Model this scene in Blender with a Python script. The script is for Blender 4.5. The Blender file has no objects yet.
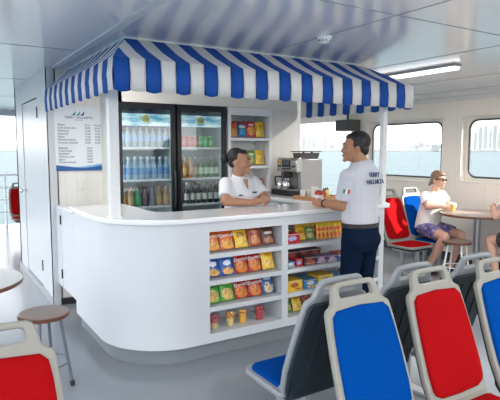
import bpy, bmesh, math, random
from mathutils import Vector, Matrix, Quaternion
random.seed(7)
PI = math.pi
S = bpy.context.scene
C = S.collection
V = Vector

# ------------------------------------------------------------------ materials
def mat(name, col, rough=0.5, metal=0.0, noise=0.0, nscale=20.0, bump=0.0, spec=0.5, trans=0.0, ior=1.45, emit=None, estr=0.0, alpha=1.0, coat=0.0):
    m = bpy.data.materials.new(name); m.use_nodes = True
    nt = m.node_tree; b = nt.nodes['Principled BSDF']
    b.inputs['Base Color'].default_value = (*col, 1)
    b.inputs['Roughness'].default_value = rough
    b.inputs['Metallic'].default_value = metal
    b.inputs['Specular IOR Level'].default_value = spec
    b.inputs['Transmission Weight'].default_value = trans
    b.inputs['IOR'].default_value = ior
    b.inputs['Alpha'].default_value = alpha
    b.inputs['Coat Weight'].default_value = coat
    if emit:
        b.inputs['Emission Color'].default_value = (*emit, 1); b.inputs['Emission Strength'].default_value = estr
    tc = nt.nodes.new('ShaderNodeTexCoord')
    n = nt.nodes.new('ShaderNodeTexNoise'); n.inputs['Scale'].default_value = nscale; n.inputs['Detail'].default_value = 4
    nt.links.new(tc.outputs['Object'], n.inputs['Vector'])
    if noise > 0:
        mx = nt.nodes.new('ShaderNodeMix'); mx.data_type = 'RGBA'
        mx.inputs[6].default_value = (*[c*(1-noise) for c in col], 1); mx.inputs[7].default_value = (*[min(1, c*(1+noise)) for c in col], 1)
        nt.links.new(n.outputs['Fac'], mx.inputs[0]); nt.links.new(mx.outputs[2], b.inputs['Base Color'])
    if bump > 0:
        bp = nt.nodes.new('ShaderNodeBump'); bp.inputs['Strength'].default_value = bump; bp.inputs['Distance'].default_value = 0.01
        nt.links.new(n.outputs['Fac'], bp.inputs['Height']); nt.links.new(bp.outputs['Normal'], b.inputs['Normal'])
    return m

def planks(name, col, axis, pitch, dark, rough=0.45, width=0.006):
    """painted panelling with fine seams every `pitch` metres along axis"""
    m = mat(name, col, rough); nt = m.node_tree; b = nt.nodes['Principled BSDF']
    g = nt.nodes.new('ShaderNodeNewGeometry'); s = nt.nodes.new('ShaderNodeSeparateXYZ'); nt.links.new(g.outputs['Position'], s.inputs[0])
    md = nt.nodes.new('ShaderNodeMath'); md.operation = 'PINGPONG'; md.inputs[1].default_value = pitch/2
    nt.links.new(s.outputs[axis], md.inputs[0])
    lt = nt.nodes.new('ShaderNodeMath'); lt.operation = 'LESS_THAN'; lt.inputs[1].default_value = width/2
    nt.links.new(md.outputs[0], lt.inputs[0])
    mx = nt.nodes.new('ShaderNodeMix'); mx.data_type = 'RGBA'; mx.inputs[6].default_value = (*col, 1); mx.inputs[7].default_value = (*dark, 1)
    nt.links.new(lt.outputs[0], mx.inputs[0]); nt.links.new(mx.outputs[2], b.inputs['Base Color'])
    return m

def pack_mat(name, base, blob, logo, blobc=(0.5, 0.3), blobr=(0.38, 0.2), logoc=(0.5, 0.7), logor=(0.33, 0.09), band=None):
    """printed film: base colour, food picture, logo patch, laid out in the pack's own coordinates"""
    m = bpy.data.materials.new(name); m.use_nodes = True; nt = m.node_tree; b = nt.nodes['Principled BSDF']
    b.inputs['Roughness'].default_value = 0.3
    tc = nt.nodes.new('ShaderNodeTexCoord'); sp = nt.nodes.new('ShaderNodeSeparateXYZ'); nt.links.new(tc.outputs['Generated'], sp.inputs[0])
    nz = nt.nodes.new('ShaderNodeTexNoise'); nz.inputs['Scale'].default_value = 6; nz.inputs['Detail'].default_value = 5; nt.links.new(tc.outputs['Generated'], nz.inputs['Vector'])
    def M(op, a, c=None):
        q = nt.nodes.new('ShaderNodeMath'); q.operation = op
        for i, x in enumerate((a, c)):
            if x is None: continue
            if isinstance(x, (int, float)): q.inputs[i].default_value = x
            else: nt.links.new(x, q.inputs[i])
        return q.outputs[0]
    def mask(c, r, wob):
        dx = M('DIVIDE', M('SUBTRACT', sp.outputs[0], c[0]), r[0]); dz = M('DIVIDE', M('SUBTRACT', sp.outputs[2], c[1]), r[1])
        d = M('ADD', M('MULTIPLY', dx, dx), M('MULTIPLY', dz, dz))
        if wob: d = M('ADD', d, M('MULTIPLY', M('SUBTRACT', nz.outputs['Fac'], 0.5), wob))
        return M('LESS_THAN', d, 1.0)
    def mix(f, a, c):
        x = nt.nodes.new('ShaderNodeMix'); x.data_type = 'RGBA'
        nt.links.new(f, x.inputs[0])
        for i, q in ((6, a), (7, c)):
            if isinstance(q, tuple): x.inputs[i].default_value = (*q, 1)
            else: nt.links.new(q, x.inputs[i])
        return x.outputs[2]
    col = base
    if band: col = mix(M('GREATER_THAN', sp.outputs[2], band[1]), col, band[0])
    food = mix(M('GREATER_THAN', nz.outputs['Fac'], 0.52), blob, tuple(min(1, c*0.55) for c in blob))
    col = mix(mask(blobc, (blobr[0]*1.1, blobr[1]*1.25), 4.0), col, food)
    if logo: col = mix(mask(logoc, logor, 2.5), col, logo)
    if isinstance(col, tuple): b.inputs['Base Color'].default_value = (*col, 1)
    else: nt.links.new(col, b.inputs['Base Color'])
    return m

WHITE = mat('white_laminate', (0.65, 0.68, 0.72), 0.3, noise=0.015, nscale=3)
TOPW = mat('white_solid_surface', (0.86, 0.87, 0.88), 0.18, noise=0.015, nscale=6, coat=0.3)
CREAM = planks('cream_wall_panel', (0.90, 0.83, 0.75), 1, 0.47, (0.78, 0.72, 0.65), 0.4)
CREAMX = planks('cream_plank', (0.83, 0.80, 0.75), 0, 0.12, (0.72, 0.69, 0.64), 0.4)
MENUW = planks('warm_grey_panel', (0.82, 0.80, 0.76), 0, 0.11, (0.74, 0.72, 0.68), 0.4)
DOORW = mat('white_door_paint', (0.60, 0.62, 0.65), 0.3, noise=0.02, nscale=2)
FRAMEC = mat('cream_frame', (0.84, 0.81, 0.74), 0.35, noise=0.01)
GASKET = mat('dark_rubber', (0.07, 0.075, 0.085), 0.5, noise=0.1)
BLACK = mat('black_plastic', (0.015, 0.016, 0.019), 0.35, noise=0.05)
DARK = mat('dark_metal', (0.05, 0.055, 0.06), 0.35, 0.5, noise=0.05)
GREYM = mat('grey_metal', (0.42, 0.45, 0.48), 0.35, 0.6, noise=0.03)
STEEL = mat('brushed_steel', (0.45, 0.45, 0.45), 0.32, 0.75, noise=0.05, nscale=60)
CHROME = mat('chrome', (0.75, 0.75, 0.75), 0.12, 1.0, noise=0.02)
WPAINT = mat('white_metal_paint', (0.86, 0.87, 0.88), 0.35, noise=0.01)
BLUEC = mat('blue_canvas', (0.005, 0.085, 0.43), 0.75, noise=0.08, nscale=8, bump=0.05)
WHITEC = mat('white_canvas', (0.82, 0.81, 0.80), 0.75, noise=0.03, nscale=8, bump=0.05)
SHELL = mat('light_grey_moulded_plastic', (0.26, 0.255, 0.23), 0.42, spec=0.3, noise=0.05, nscale=9)
SHELLB = mat('slate_grey_moulded_plastic', (0.018, 0.028, 0.038), 0.42, spec=0.3, noise=0.06, nscale=9)
RIMG = mat('cool_grey_rim_plastic', (0.25, 0.27, 0.29), 0.4, noise=0.05, nscale=9)
REDV = mat('red_seat_fabric', (0.29, 0.004, 0.006), 0.85, spec=0.03, noise=0.08, nscale=220, bump=0.12)
BLUEV = mat('blue_seat_fabric', (0.0, 0.047, 0.24), 0.85, spec=0.03, noise=0.08, nscale=220, bump=0.12)
WOOD = mat('brown_wood_top', (0.25, 0.185, 0.16), 0.3, noise=0.2, nscale=12)
WOODE = mat('red_brown_wood_edge', (0.15, 0.055, 0.03), 0.4, noise=0.15, nscale=12)
TRAYW = mat('light_wood_tray', (0.50, 0.24, 0.10), 0.45, noise=0.2, nscale=30)
PAPER = mat('white_paper', (0.85, 0.84, 0.80), 0.6, noise=0.02)
NAVY = mat('navy_print', (0.012, 0.035, 0.12), 0.5, noise=0.02)
GREYT = mat('grey_print', (0.10, 0.12, 0.17), 0.5, noise=0.02)
GLASS = mat('clear_glass', (0.95, 0.97, 0.97), 0.02, trans=1.0, ior=1.02, spec=0.4)
def thin_glass(name, tint, a):
    m = bpy.data.materials.new(name); m.use_nodes = True; nt = m.node_tree; nt.nodes.clear()
    o = nt.nodes.new('ShaderNodeOutputMaterial'); t = nt.nodes.new('ShaderNodeBsdfTransparent'); g = nt.nodes.new('ShaderNodeBsdfGlossy'); x = nt.nodes.new('ShaderNodeMixShader')
    t.inputs[0].default_value = (*tint, 1); g.inputs['Roughness'].default_value = 0.03; x.inputs[0].default_value = a
    nt.links.new(t.outputs[0], x.inputs[1]); nt.links.new(g.outputs[0], x.inputs[2]); nt.links.new(x.outputs[0], o.inputs[0]); return m
PANE = thin_glass('window_pane', (0.97, 0.98, 0.98), 0.04)
FGLASS = thin_glass('fridge_door_glass', (0.9, 0.94, 0.95), 0.07)
CUPG = thin_glass('clear_cup_plastic', (0.98, 0.985, 0.985), 0.06)

# ------------------------------------------------------------------ mesh builder
class MB:
    def __init__(s): s.v = []; s.f = []; s.m = []
    def add(s, vs, fs, m=0):
        b = len(s.v); s.v += [tuple(p) for p in vs]; s.f += [tuple(i+b for i in f) for f in fs]; s.m += [m]*len(fs); return s
    def box(s, x0, x1, y0, y1, z0, z1, m=0, M=None):
        vs = [V((x, y, z)) for z in (z0, z1) for y in (y0, y1) for x in (x0, x1)]
        if M: vs = [M @ p for p in vs]
        return s.add(vs, [(0, 2, 3, 1), (4, 5, 7, 6), (0, 1, 5, 4), (2, 6, 7, 3), (0, 4, 6, 2), (1, 3, 7, 5)], m)
    def loft(s, rings, m=0, cap=True, closed=False):
        n = len(rings[0]); vs = [p for r in rings for p in r]; fs = []
        k = len(rings)
        for i in range(k if closed else k-1):
            for j in range(n):
                a, b2 = i*n+j, i*n+(j+1) % n; c, d = ((i+1) % k)*n+(j+1) % n, ((i+1) % k)*n+j
                fs.append((a, b2, c, d))
        if cap and not closed: fs += [tuple(reversed(range(n))), tuple((k-1)*n+j for j in range(n))]
        return s.add(vs, fs, m)
    def cone(s, p0, p1, r0, r1=None, n=14, m=0):
        r1 = r0 if r1 is None else r1; p0, p1 = V(p0), V(p1); d = (p1-p0).normalized()
        a = d.orthogonal().normalized(); b = d.cross(a)
        return s.loft([[p+(a*math.cos(2*PI*j/n)+b*math.sin(2*PI*j/n))*r for j in range(n)] for p, r in ((p0, r0), (p1, r1))], m)
    def tube(s, pts, r, n=10, m=0, closed=False):
        pts = [V(p) for p in pts]; rings = []; k = len(pts); a = None
        rs = r if isinstance(r, (list, tuple)) else [r]*k
        for i, p in enumerate(pts):
            if closed: d = pts[(i+1) % k]-pts[i-1]
            else: d = pts[min(i+1, k-1)]-pts[max(i-1, 0)]
            d.normalize()
            a = d.orthogonal().normalized() if a is None else (a-d*a.dot(d)).normalized()
            b = d.cross(a)
            rings.append([p+(a*math.cos(2*PI*j/n)+b*math.sin(2*PI*j/n))*rs[i] for j in range(n)])
        return s.loft(rings, m, closed=closed)
    def lathe(s, prof, c=(0, 0, 0), n=24, m=0, cap=True):
        c = V(c)
        return s.loft([[c+V((r*math.cos(2*PI*j/n), r*math.sin(2*PI*j/n), z)) for j in range(n)] for r, z in prof], m, cap)
    def ell(s, c, r, R=None, n=16, k=10, m=0):
        c = V(c); vs = []; fs = []
        for i in range(1, k):
            t = PI*i/k
            for j in range(n):
                p = V((math.sin(t)*math.cos(2*PI*j/n)*r[0], math.sin(t)*math.sin(2*PI*j/n)*r[1], -math.cos(t)*r[2]))
                vs.append(c+(R @ p if R else p))
        lo = V((0, 0, -r[2])); hi = V((0, 0, r[2]))
        vs += [c+(R @ lo if R else lo), c+(R @ hi if R else hi)]
        for i in range(k-2):
            for j in range(n): fs.append((i*n+j, i*n+(j+1) % n, (i+1)*n+(j+1) % n, (i+1)*n+j))
        a, b = len(vs)-2, len(vs)-1
        for j in range(n): fs.append((a, (j+1) % n, j)); fs.append((b, (k-2)*n+j, (k-2)*n+(j+1) % n))
        return s.add(vs, fs, m)
    def cap(s, p0, p1, r0, r1=None, n=14, m=0):
        r1 = r0 if r1 is None else r1
        s.cone(p0, p1, r0, r1, n, m); s.ell(p0, (r0,)*3, None, n, 8, m); return s.ell(p1, (r1,)*3, None, n, 8, m)
    def prism(s, out, d0, d1, f, m=0):
        """outline [(a,b)], f(a,b,d)->point"""
        return s.loft([[V(f(a, b, d)) for a, b in out] for d in (d0, d1)], m)
    def build(s, name, mats, parent=None, smooth=35, bevel=0, loc=None, rot=None, recalc=True):
        me = bpy.data.meshes.new(name); me.from_pydata(s.v, [], s.f)
        mats = mats if isinstance(mats, (list, tuple)) else [mats]
        for q in mats: me.materials.append(q)
        for p, i in zip(me.polygons, s.m): p.material_index = i
        if recalc:
            bm = bmesh.new(); bm.from_mesh(me); bmesh.ops.recalc_face_normals(bm, faces=bm.faces); bm.to_mesh(me); bm.free()
        if smooth:
            me.polygons.foreach_set('use_smooth', [True]*len(me.polygons)); me.set_sharp_from_angle(angle=math.radians(smooth))
        o = bpy.data.objects.new(name, me); C.objects.link(o)
        if parent: o.parent = parent
        if loc: o.location = loc
        if rot: o.rotation_euler = rot
        if bevel:
            b = o.modifiers.new('bevel', 'BEVEL'); b.width = bevel; b.segments = 2; b.limit_method = 'ANGLE'
        return o

def rrect(x0, x1, y0, y1, r, n=6):
    rs = r if isinstance(r, (list, tuple)) else [r]*4      # corners: x1y0, x1y1, x0y1, x0y0
    out = []
    for (cx, cy, sx, sy, a0), q in zip(((x1, y0, -1, 1, -90), (x1, y1, -1, -1, 0), (x0, y1, 1, -1, 90), (x0, y0, 1, 1, 180)), rs):
        for i in range(n+1):
            a = math.radians(a0+90*i/n); out.append((cx+sx*q+q*math.cos(a), cy+sy*q+q*math.sin(a)))
    return out
def circ(cx, cy, r, n=32): return [(cx+r*math.cos(2*PI*i/n), cy+r*math.sin(2*PI*i/n)) for i in range(n)]

def plate(loops, t, bev=0.0):
    """filled 2D outline with holes -> (verts, faces), thickness t centred on z=0"""
    cu = bpy.data.curves.new('tmp', 'CURVE'); cu.dimensions = '2D'; cu.fill_mode = 'BOTH'
    cu.extrude = max(0.0001, t/2-bev); cu.bevel_depth = bev; cu.bevel_resolution = 1
    if bev: cu.offset = -bev
    for lp in loops:
        sp = cu.splines.new('POLY'); sp.points.add(len(lp)-1)
        for p, q in zip(sp.points, lp): p.co = (q[0], q[1], 0, 1)
        sp.use_cyclic_u = True
    o = bpy.data.objects.new('tmp', cu); C.objects.link(o)
    bpy.context.view_layer.update()
    dg = bpy.context.evaluated_depsgraph_get(); me = bpy.data.meshes.new_from_object(o.evaluated_get(dg))
    vs = [v.co.copy() for v in me.vertices]; fs = [tuple(p.vertices) for p in me.polygons]
    bpy.data.objects.remove(o); bpy.data.curves.remove(cu); bpy.data.meshes.remove(me)
    return vs, fs

def tag(o, label, cat, group=None, kind=None):
    if label: o['label'] = label
    if cat: o['category'] = cat
    if group: o['group'] = group
    if kind: o['kind'] = kind
    return o
def thing(name, label, cat, loc=(0, 0, 0), rz=0.0, group=None):
    o = bpy.data.objects.new(name, None); C.objects.link(o); o.location = loc; o.rotation_euler = (0, 0, rz); o.empty_display_size = 0.1
    return tag(o, label, cat, group)
def struct(o): o['kind'] = 'structure'; return o
def plab(o, l): o['label'] = l; return o
def copy_tree(o, parent=None):
    c = o.copy(); C.objects.link(c)
    if parent: c.parent = parent
    for ch in list(o.children): copy_tree(ch, c)
    return c
def text(body, size, m, parent, loc, rot=(PI/2, 0, 0), name='lettering', align='CENTER', ext=0.0006, sx=1.0):
    cu = bpy.data.curves.new(name, 'FONT'); cu.body = body; cu.size = size; cu.align_x = align; cu.align_y = 'CENTER'; cu.extrude = ext
    cu.resolution_u = 3; t_ = bpy.data.objects.new('tmp', cu); C.objects.link(t_); bpy.context.view_layer.update()
    me = bpy.data.meshes.new_from_object(t_.evaluated_get(bpy.context.evaluated_depsgraph_get())); me.name = name
    bpy.data.objects.remove(t_); bpy.data.curves.remove(cu)
    me.materials.clear(); me.materials.append(m); o = bpy.data.objects.new(name, me); C.objects.link(o)
    o.parent = parent; o.location = loc; o.rotation_euler = rot; o.scale = (sx, 1, 1); return o
ORD = ['first', 'second', 'third', 'fourth', 'fifth', 'sixth', 'seventh', 'eighth', 'ninth']

# ------------------------------------------------------------------ setting
CEIL = 2.42; XW = 6.4
FLOORM = mat('floor_coating', (0.245, 0.265, 0.295), 0.2, noise=0.10, nscale=1.3, bump=0.02)
CEILM = mat('ceiling_panel_gloss', (0.88, 0.88, 0.90), 0.25, noise=0.015, nscale=1.0, coat=1.0)
CEILM.node_tree.nodes['Principled BSDF'].inputs['Coat IOR'].default_value = 1.7; CEILM.node_tree.nodes['Principled BSDF'].inputs['Coat Roughness'].default_value = 0.16
SEAM = mat('seam_grey', (0.22, 0.26, 0.29), 0.5)
struct(MB().box(-2.6, XW+0.12, -3.0, 12.2, -0.12, 0).build('floor', FLOORM))
struct(MB().box(-1.3, XW+0.12, -3.0, 12.2, CEIL, CEIL+0.12).build('ceiling', CEILM))
t = 0
for y in (2.28, 4.48, 6.62, 8.8):
    t += 1; struct(MB().box(-1.3, XW, y-0.004, y+0.004, CEIL-0.002, CEIL+0.001).build('trim_%d' % t, SEAM))
for x in (2.49, 3.88, 5.25):
    t += 1; struct(MB().box(x-0.004, x+0.004, -3.0, 12.2, CEIL-0.002, CEIL+0.001).build('trim_%d' % t, SEAM))
# ribbed ceiling joint strip
t += 1; mb = MB().box(1.105, 1.165, -3, 5.5, CEIL-0.012, CEIL+0.001)
struct(mb.build('trim_%d' % t, mat('light_joint_strip', (0.62, 0.66, 0.70), 0.35), bevel=0.004))
# right wall with openings: window_1 y 4.94..6.46, window_2 y 3.05..4.61, window_4 towards the camera, open bay y 6.86..9.4
T = 0.12
def wbox(y0, y1, z0, z1): return (y0, y1, z0, z1)
W1 = (4.94, 6.46, 1.13, 2.06); W2 = (3.02, 4.61, 1.165, 2.06)
BAY = (6.86, 9.6, 0.56, 2.12)
mb = MB()
holes = [W2, W1, BAY]
vs, fs = plate([[(-3.0, 0), (12.2, 0), (12.2, CEIL), (-3.0, CEIL)]]+[rrect(a, b, c, d, 0.012, 2) for a, b, c, d in holes], T)
mb.add([V((XW+T/2+p.z, p.x, p.y)) for p in vs], fs)
struct(mb.build('wall_right', CREAM))
t += 1; struct(MB().box(XW-0.10, XW, -3, 6.86, CEIL-0.07, CEIL).box(XW-0.03, XW, -3, 6.86, CEIL-0.13, CEIL-0.07).build('trim_%d' % t, mat('cornice_white', (0.78, 0.77, 0.74), 0.35), bevel=0.006))
struct(MB().box(XW-0.02, XW, -3, 12.2, 0, 0.12).build('baseboard_right', DARK))
for i, w in enumerate((W1, W2)):
    y0, y1, z0, z1 = w; e = 0.0
    g0 = [y0+0.05, y1-0.05, z0+0.045, z1-0.035]
    vs, fs = plate([rrect(y0, y1, z0, z1, 0.01, 2), rrect(g0[0], g0[1], g0[2], g0[3], 0.13, 8)], 0.03)
    fr = struct(MB().add([V((XW+0.10+p.z, p.x, p.y)) for p in vs], fs).build('window_%d' % (i+1), FRAMEC))
    vs, fs = plate([rrect(*g0, 0.13, 8), rrect(g0[0]+0.026, g0[1]-0.026, g0[2]+0.026, g0[3]-0.026, 0.105, 8)], 0.03, 0.006)
    MB().add([V((XW+0.083+p.z, p.x, p.y)) for p in vs], fs).build('gasket', GASKET, fr)
    vs, fs = plate([rrect(g0[0]+0.01, g0[1]-0.01, g0[2]+0.01, g0[3]-0.01, 0.12, 8)], 0.006)
    MB().add([V((XW+0.10+p.z, p.x, p.y)) for p in vs], fs).build('pane', PANE, fr)
    vs, fs = plate([rrect(y0-0.02, y1+0.02, z0-0.02, z1+0.02, 0.01, 2), rrect(y0, y1, z0, z1, 0.01, 2)], 0.016, 0.004)
    MB().add([V((XW-0.006+p.z, p.x, p.y)) for p in vs], fs).build('window_frame', FRAMEC, fr)
# store-room block behind the kiosk: door wall x=1.06, menu wall y=5.5
DX0, DX1 = 6.08, 7.12
vs, fs = plate([[(5.5, 0), (7.7, 0), (7.7, CEIL), (5.5, CEIL)], rrect(DX0, DX1, 0.06, 2.175, 0.02, 2)], 0.08)
struct(MB().add([V((1.10+p.z, p.x, p.y)) for p in vs], fs).build('wall_left', DOORW))
d = struct(MB().box(1.066, 1.106, DX0+0.008, DX1-0.008, 0.07, 2.165).build('door_1', DOORW, bevel=0.006))
mb = MB().cone((1.066, 7.03, 1.09), (1.02, 7.03, 1.09), 0.012).ell((1.005, 7.03, 1.09), (0.022, 0.03, 0.03)).lathe([(0.001, 0), (0.03, 0), (0.03, 0.004), (0.001, 0.004)], (0, 0, 0), 16)
mb.v = [(1.066-z, 7.03+x, 1.09+y) if i >= len(mb.v)-64 else (x, y, z) for i, (x, y, z) in enumerate(mb.v)]
mb.build('door_handle', CHROME, d)
for z in (0.25, 1.95):
    MB().cone((1.058, DX0, z), (1.058, DX0, z+0.12), 0.009).build('hinge', DARK, d)
struct(MB().box(1.04, 1.06, 5.5, 7.7, 0, 0.06).build('baseboard_left', GREYM))
struct(MB().box(1.06, 1.66, 5.5, 5.58, 0, CEIL).build('wall_menu', MENUW))
struct(MB().box(1.06, 3.9, 7.62, 7.7, 0, CEIL).build('wall_rear', DOORW))
struct(MB().box(1.12, 1.30, 5.47, 5.5, 0.0, 0.065).build('baseboard_menu', DARK))
t += 1; struct(MB().box(1.056, 1.125, 5.485, 5.5, 0, CEIL).build('trim_%d' % t, DOORW))
# kiosk back wall (y=5.0) with fridge and shelf recesses
YB = 5.0
struct(MB().box(1.58, 3.86, YB+0.02, YB+0.1, 2.075, CEIL).box(1.58, 1.596, YB+0.05, 5.5, 0, 2.075).box(1.58, 1.66, YB+0.02, 5.58, 2.075, CEIL).build('wall_kiosk_header', mat('cream_header', (0.90, 0.87, 0.80), 0.4)))
struct(MB().box(3.42, 3.86, YB+0.02, YB+0.1, 0, 2.075).box(3.78, 3.86, YB+0.1, 7.62, 0, CEIL).build('wall_kiosk_side', CREAMX))
struct(MB().box(1.66, 3.78, 5.62, 5.68, 0, CEIL).build('wall_kiosk_back', DOORW))
# rear fascia and railing
t += 1; struct(MB().box(-1.3, XW, 12.05, 12.2, CEIL-0.10, CEIL).build('trim_%d' % t, DOORW))
r = thing('deck_railing', 'white horizontal bar railing along the open stern deck', 'railing', (1.4, 12.0, 0))
for x in (-3.2, -1.6, 0.0, 1.6, 3.2, 4.8): MB().cone((x, 0, 0), (x, 0, 1.08), 0.025).build('post', WPAINT, r)
for z in (0.3, 0.56, 0.82, 1.08): MB().cone((-3.9, 0, z), (4.9, 0, z), 0.02 if z < 1 else 0.028).build('rail', WPAINT, r)

# ------------------------------------------------------------------ counter
ct = thing('serving_counter', 'white rounded snack bar counter with open display shelves', 'counter', (1.64, 3.97, 0))
ox, oy = 1.64, 3.97
def arc(cx, cy, r, a0, a1, n=16): return [(cx+r*math.cos(math.radians(a0+(a1-a0)*i/n)), cy+r*math.sin(math.radians(a0+(a1-a0)*i/n))) for i in range(n+1)]
ZB, ZT = 0.12, 1.062
out = [(1.10, 4.74)]+arc(1.64, 3.97, 0.54, 180, 270)+[(1.785, 3.43), (1.785, 3.45)]+arc(1.64, 3.97, 0.52, 270, 180)+[(1.12, 4.74)]
mb = MB()
n = len(out)//2; pairs = [(out[i], out[-1-i]) for i in range(n)]
mb.prism(out, ZB, ZT, lambda a, b, d: (a-ox, b-oy, d))
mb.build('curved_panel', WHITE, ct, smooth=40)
cols = [(1.785, 2.46), (2.52, 3.58)]; ROWH = 0.172; TH = 0.035; Z0 = 0.19
rows = [Z0+i*(ROWH+TH) for i in range(4)]            # bottoms, lowest first
loops = [[(1.785, ZB), (3.64, ZB), (3.64, ZT), (1.785, ZT)]]
for x0, x1 in cols:
    for z in rows: loops.append([(x0+0.001, z), (x1, z), (x1, z+ROWH), (x0+0.001, z+ROWH)])
vs, fs = plate(loops, 0.02)
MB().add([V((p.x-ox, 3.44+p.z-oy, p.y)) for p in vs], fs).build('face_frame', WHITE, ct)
for x0, x1 in cols:
    for z in rows[1:]:
        MB().box(x0-0.01-ox, x1+0.01-ox, 3.45-oy, 3.76-oy, z-TH, z).build('shelf', WHITE, ct)
    MB().box(x0-0.01-ox, x1+0.01-ox, 3.45-oy, 3.76-oy, Z0-TH, Z0).build('shelf', WHITE, ct)
for x in (1.775, 2.49, 3.61): MB().box(x-0.012-ox, x+0.012-ox, 3.45-oy, 3.78-oy, ZB, ZT).build('divider', WHITE, ct)
MB().box(1.78-ox, 3.64-ox, 3.76-oy, 3.78-oy, ZB, ZT).build('back_panel', WHITE, ct)
MB().box(3.62-ox, 3.64-ox, 3.45-oy, 4.93-oy, 0.0, ZT).build('end_panel', WHITE, ct)
MB().box(3.18-ox, 3.20-ox, 3.80-oy, 4.93-oy, ZB, ZT).build('inner_panel', WHITE, ct)
pl = [(1.14, 4.74)]+arc(1.64, 3.97, 0.50, 180, 270)+[(3.62, 3.47), (3.62, 3.49)]+arc(1.64, 3.97, 0.48, 270, 180)+[(1.16, 4.74)]
MB().prism(pl, 0, ZB, lambda a, b, d: (a-ox, b-oy, d)).build('plinth', mat('grey_plinth', (0.20, 0.225, 0.25), 0.4, noise=0.05), ct)
for z0, z1 in ((0.84, 1.03), (0.6, 0.8)):
    dr = MB().box(3.165-ox, 3.18-ox, 3.95-oy, 4.5-oy, z0, z1).build('drawer', DARK, ct, bevel=0.004)
    MB().box(3.15-ox, 3.165-ox, 4.1-oy, 4.3-oy, z1-0.04, z1-0.025).build('handle', CHROME, dr)
# worktop
o = [(1.06, 4.72)]+arc(1.64, 3.97, 0.58, 180, 270)+[(3.665, 3.39), (3.69, 3.41), (3.69, 4.97), (3.13, 4.97), (3.13, 3.88)]+[(1.70, 3.88)]+arc(1.70, 4.03, 0.15, 270, 180, 6)+[(1.55, 4.72)]
vs, fs = plate([o], 0.038, 0.006)
tag(MB().add([V((p.x-2.4, p.y-3.8, p.z)) for p in vs], fs).build('countertop', TOPW, loc=(2.4, 3.8, 1.081), smooth=30), 'glossy white U-shaped worktop on the snack bar counter', 'countertop')
# posts that carry the awning
for x, y, w, lab in ((1.17, 3.76, 0.036, 'wide white post standing on the rounded left end of the worktop'), (3.645, 3.47, 0.026, 'slim white post standing at the right corner of the worktop')):
    o = thing('awning_post', lab, 'post', (x, y, 1.1), group='posts carrying the awning')
    MB().box(-w, w, -w, w, 0, 0.93).build('post', WPAINT, o, bevel=0.006)
    MB().box(-w-0.01, w+0.01, -w-0.01, w+0.01, 0, 0.008).build('base_plate', WPAINT, o, bevel=0.002)
# gate
g = thing('counter_gate', 'white hinged counter gate beside the menu wall', 'gate', (1.10, 5.26, 0))
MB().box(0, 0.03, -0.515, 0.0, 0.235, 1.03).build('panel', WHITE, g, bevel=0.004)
MB().box(-0.02, 0.06, -0.515, 0.0, 1.03, 1.055).build('top_cap', TOPW, g, bevel=0.004)
for z in (0.33, 0.87): MB().cone((-0.006, 0.004, z), (-0.006, 0.004, z+0.09), 0.008).build('hinge', DARK, g)
t += 1; struct(MB().box(1.10, 1.14, 5.275, 5.5, 0.235, 1.04).build('trim_%d' % t, WHITE))

# menu board
BX0, BX1, BZ0, BZ1 = 1.115, 1.60, 1.385, 2.05
m_ = thing('menu_board', 'white framed snack bar menu board with blue wave at its foot', 'menu board', ((BX0+BX1)/2, 5.5, 0))
w = (BX1-BX0)/2
MB().box(-w, w, -0.016, 0, BZ0, BZ1).build('board', mat('menu_white', (0.80, 0.84, 0.87), 0.3, noise=0.01), m_, bevel=0.002)
top = [(-w+0.002+(2*w-0.004)*i/24, BZ0+0.045+0.014*math.sin(i/24*5.2+1.9)) for i in range(25)]
MB().prism([(w-0.002, BZ0+0.002), *reversed(top), (-w+0.002, BZ0+0.002)], -0.0175, -0.016, lambda a, b, d: (a, d, b)).build('wave', mat('wave_blue', (0.02, 0.10, 0.33), 0.4), m_)
top2 = [(a, b+0.012+0.008*math.sin(a*9)) for a, b in top]
MB().prism([*top, *reversed(top2)], -0.0172, -0.016, lambda a, b, d: (a, d, b)).build('wave', mat('wave_light_blue', (0.22, 0.48, 0.72), 0.4), m_)
for (cx, c, k) in ((-0.035, (0.02, 0.22, 0.25), 0), (-0.002, (0.03, 0.35, 0.35), 1), (0.03, (0.01, 0.04, 0.25), 2)):
    sw = [((cx-0.03+0.04*s_)*1.35+0.005, 1.955+0.048*s_**2) for s_ in [i/8 for i in range(9)]]
    sw2 = [(a+0.018*(1-abs(2*i/8-1)), b-0.012*(1-abs(2*i/8-1))) for i, (a, b) in enumerate(sw)]
    MB().prism(sw+sw2[::-1], -0.0175, -0.016, lambda a, b, d: (a, d, b)).build('emblem', mat('emblem_%d' % k, c, 0.4), m_)
text('FERRY VALLARTA', 0.036, NAVY, m_, (0, -0.0175, 1.93))
text('SNACK BAR', 0.014, GREYT, m_, (0, -0.0175, 1.905))
L1 = ['Menu', 'Cafe americano', 'Refrescos', 'Agua fria', 'Papas', 'Botanas saladas', 'Cerveza nacional']
L2 = ['Bebidas', 'Fruta fresca', 'Sandwich', 'Galletas y pan', 'Jugos', 'Combo familiar']
P1 = [('30.00', '45.00'), ('25.00', '35.00'), ('20.00', '30.00'), ('35.00', '45.00'), ('40.00', '55.00'), ('50.00', '65.00')]
for i, l in enumerate(L1):
    text(l, 0.028 if i else 0.031, NAVY, m_, (-w+0.03, -0.0175, 1.855-0.030*i), align='LEFT')
    a, b = (('Chico', 'Grande') if i == 0 else P1[i-1])
    text(a, 0.025, NAVY, m_, (0.085, -0.0175, 1.855-0.030*i)); text(b, 0.025, NAVY, m_, (0.185, -0.0175, 1.855-0.030*i))
for i, l in enumerate(L2):
    text(l, 0.028 if i else 0.031, NAVY, m_, (-w+0.03, -0.0175, 1.62-0.029*i), align='LEFT')
    text('%d.00' % (25+5*i), 0.025, NAVY, m_, (0.10, -0.0175, 1.62-0.029*i))
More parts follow.
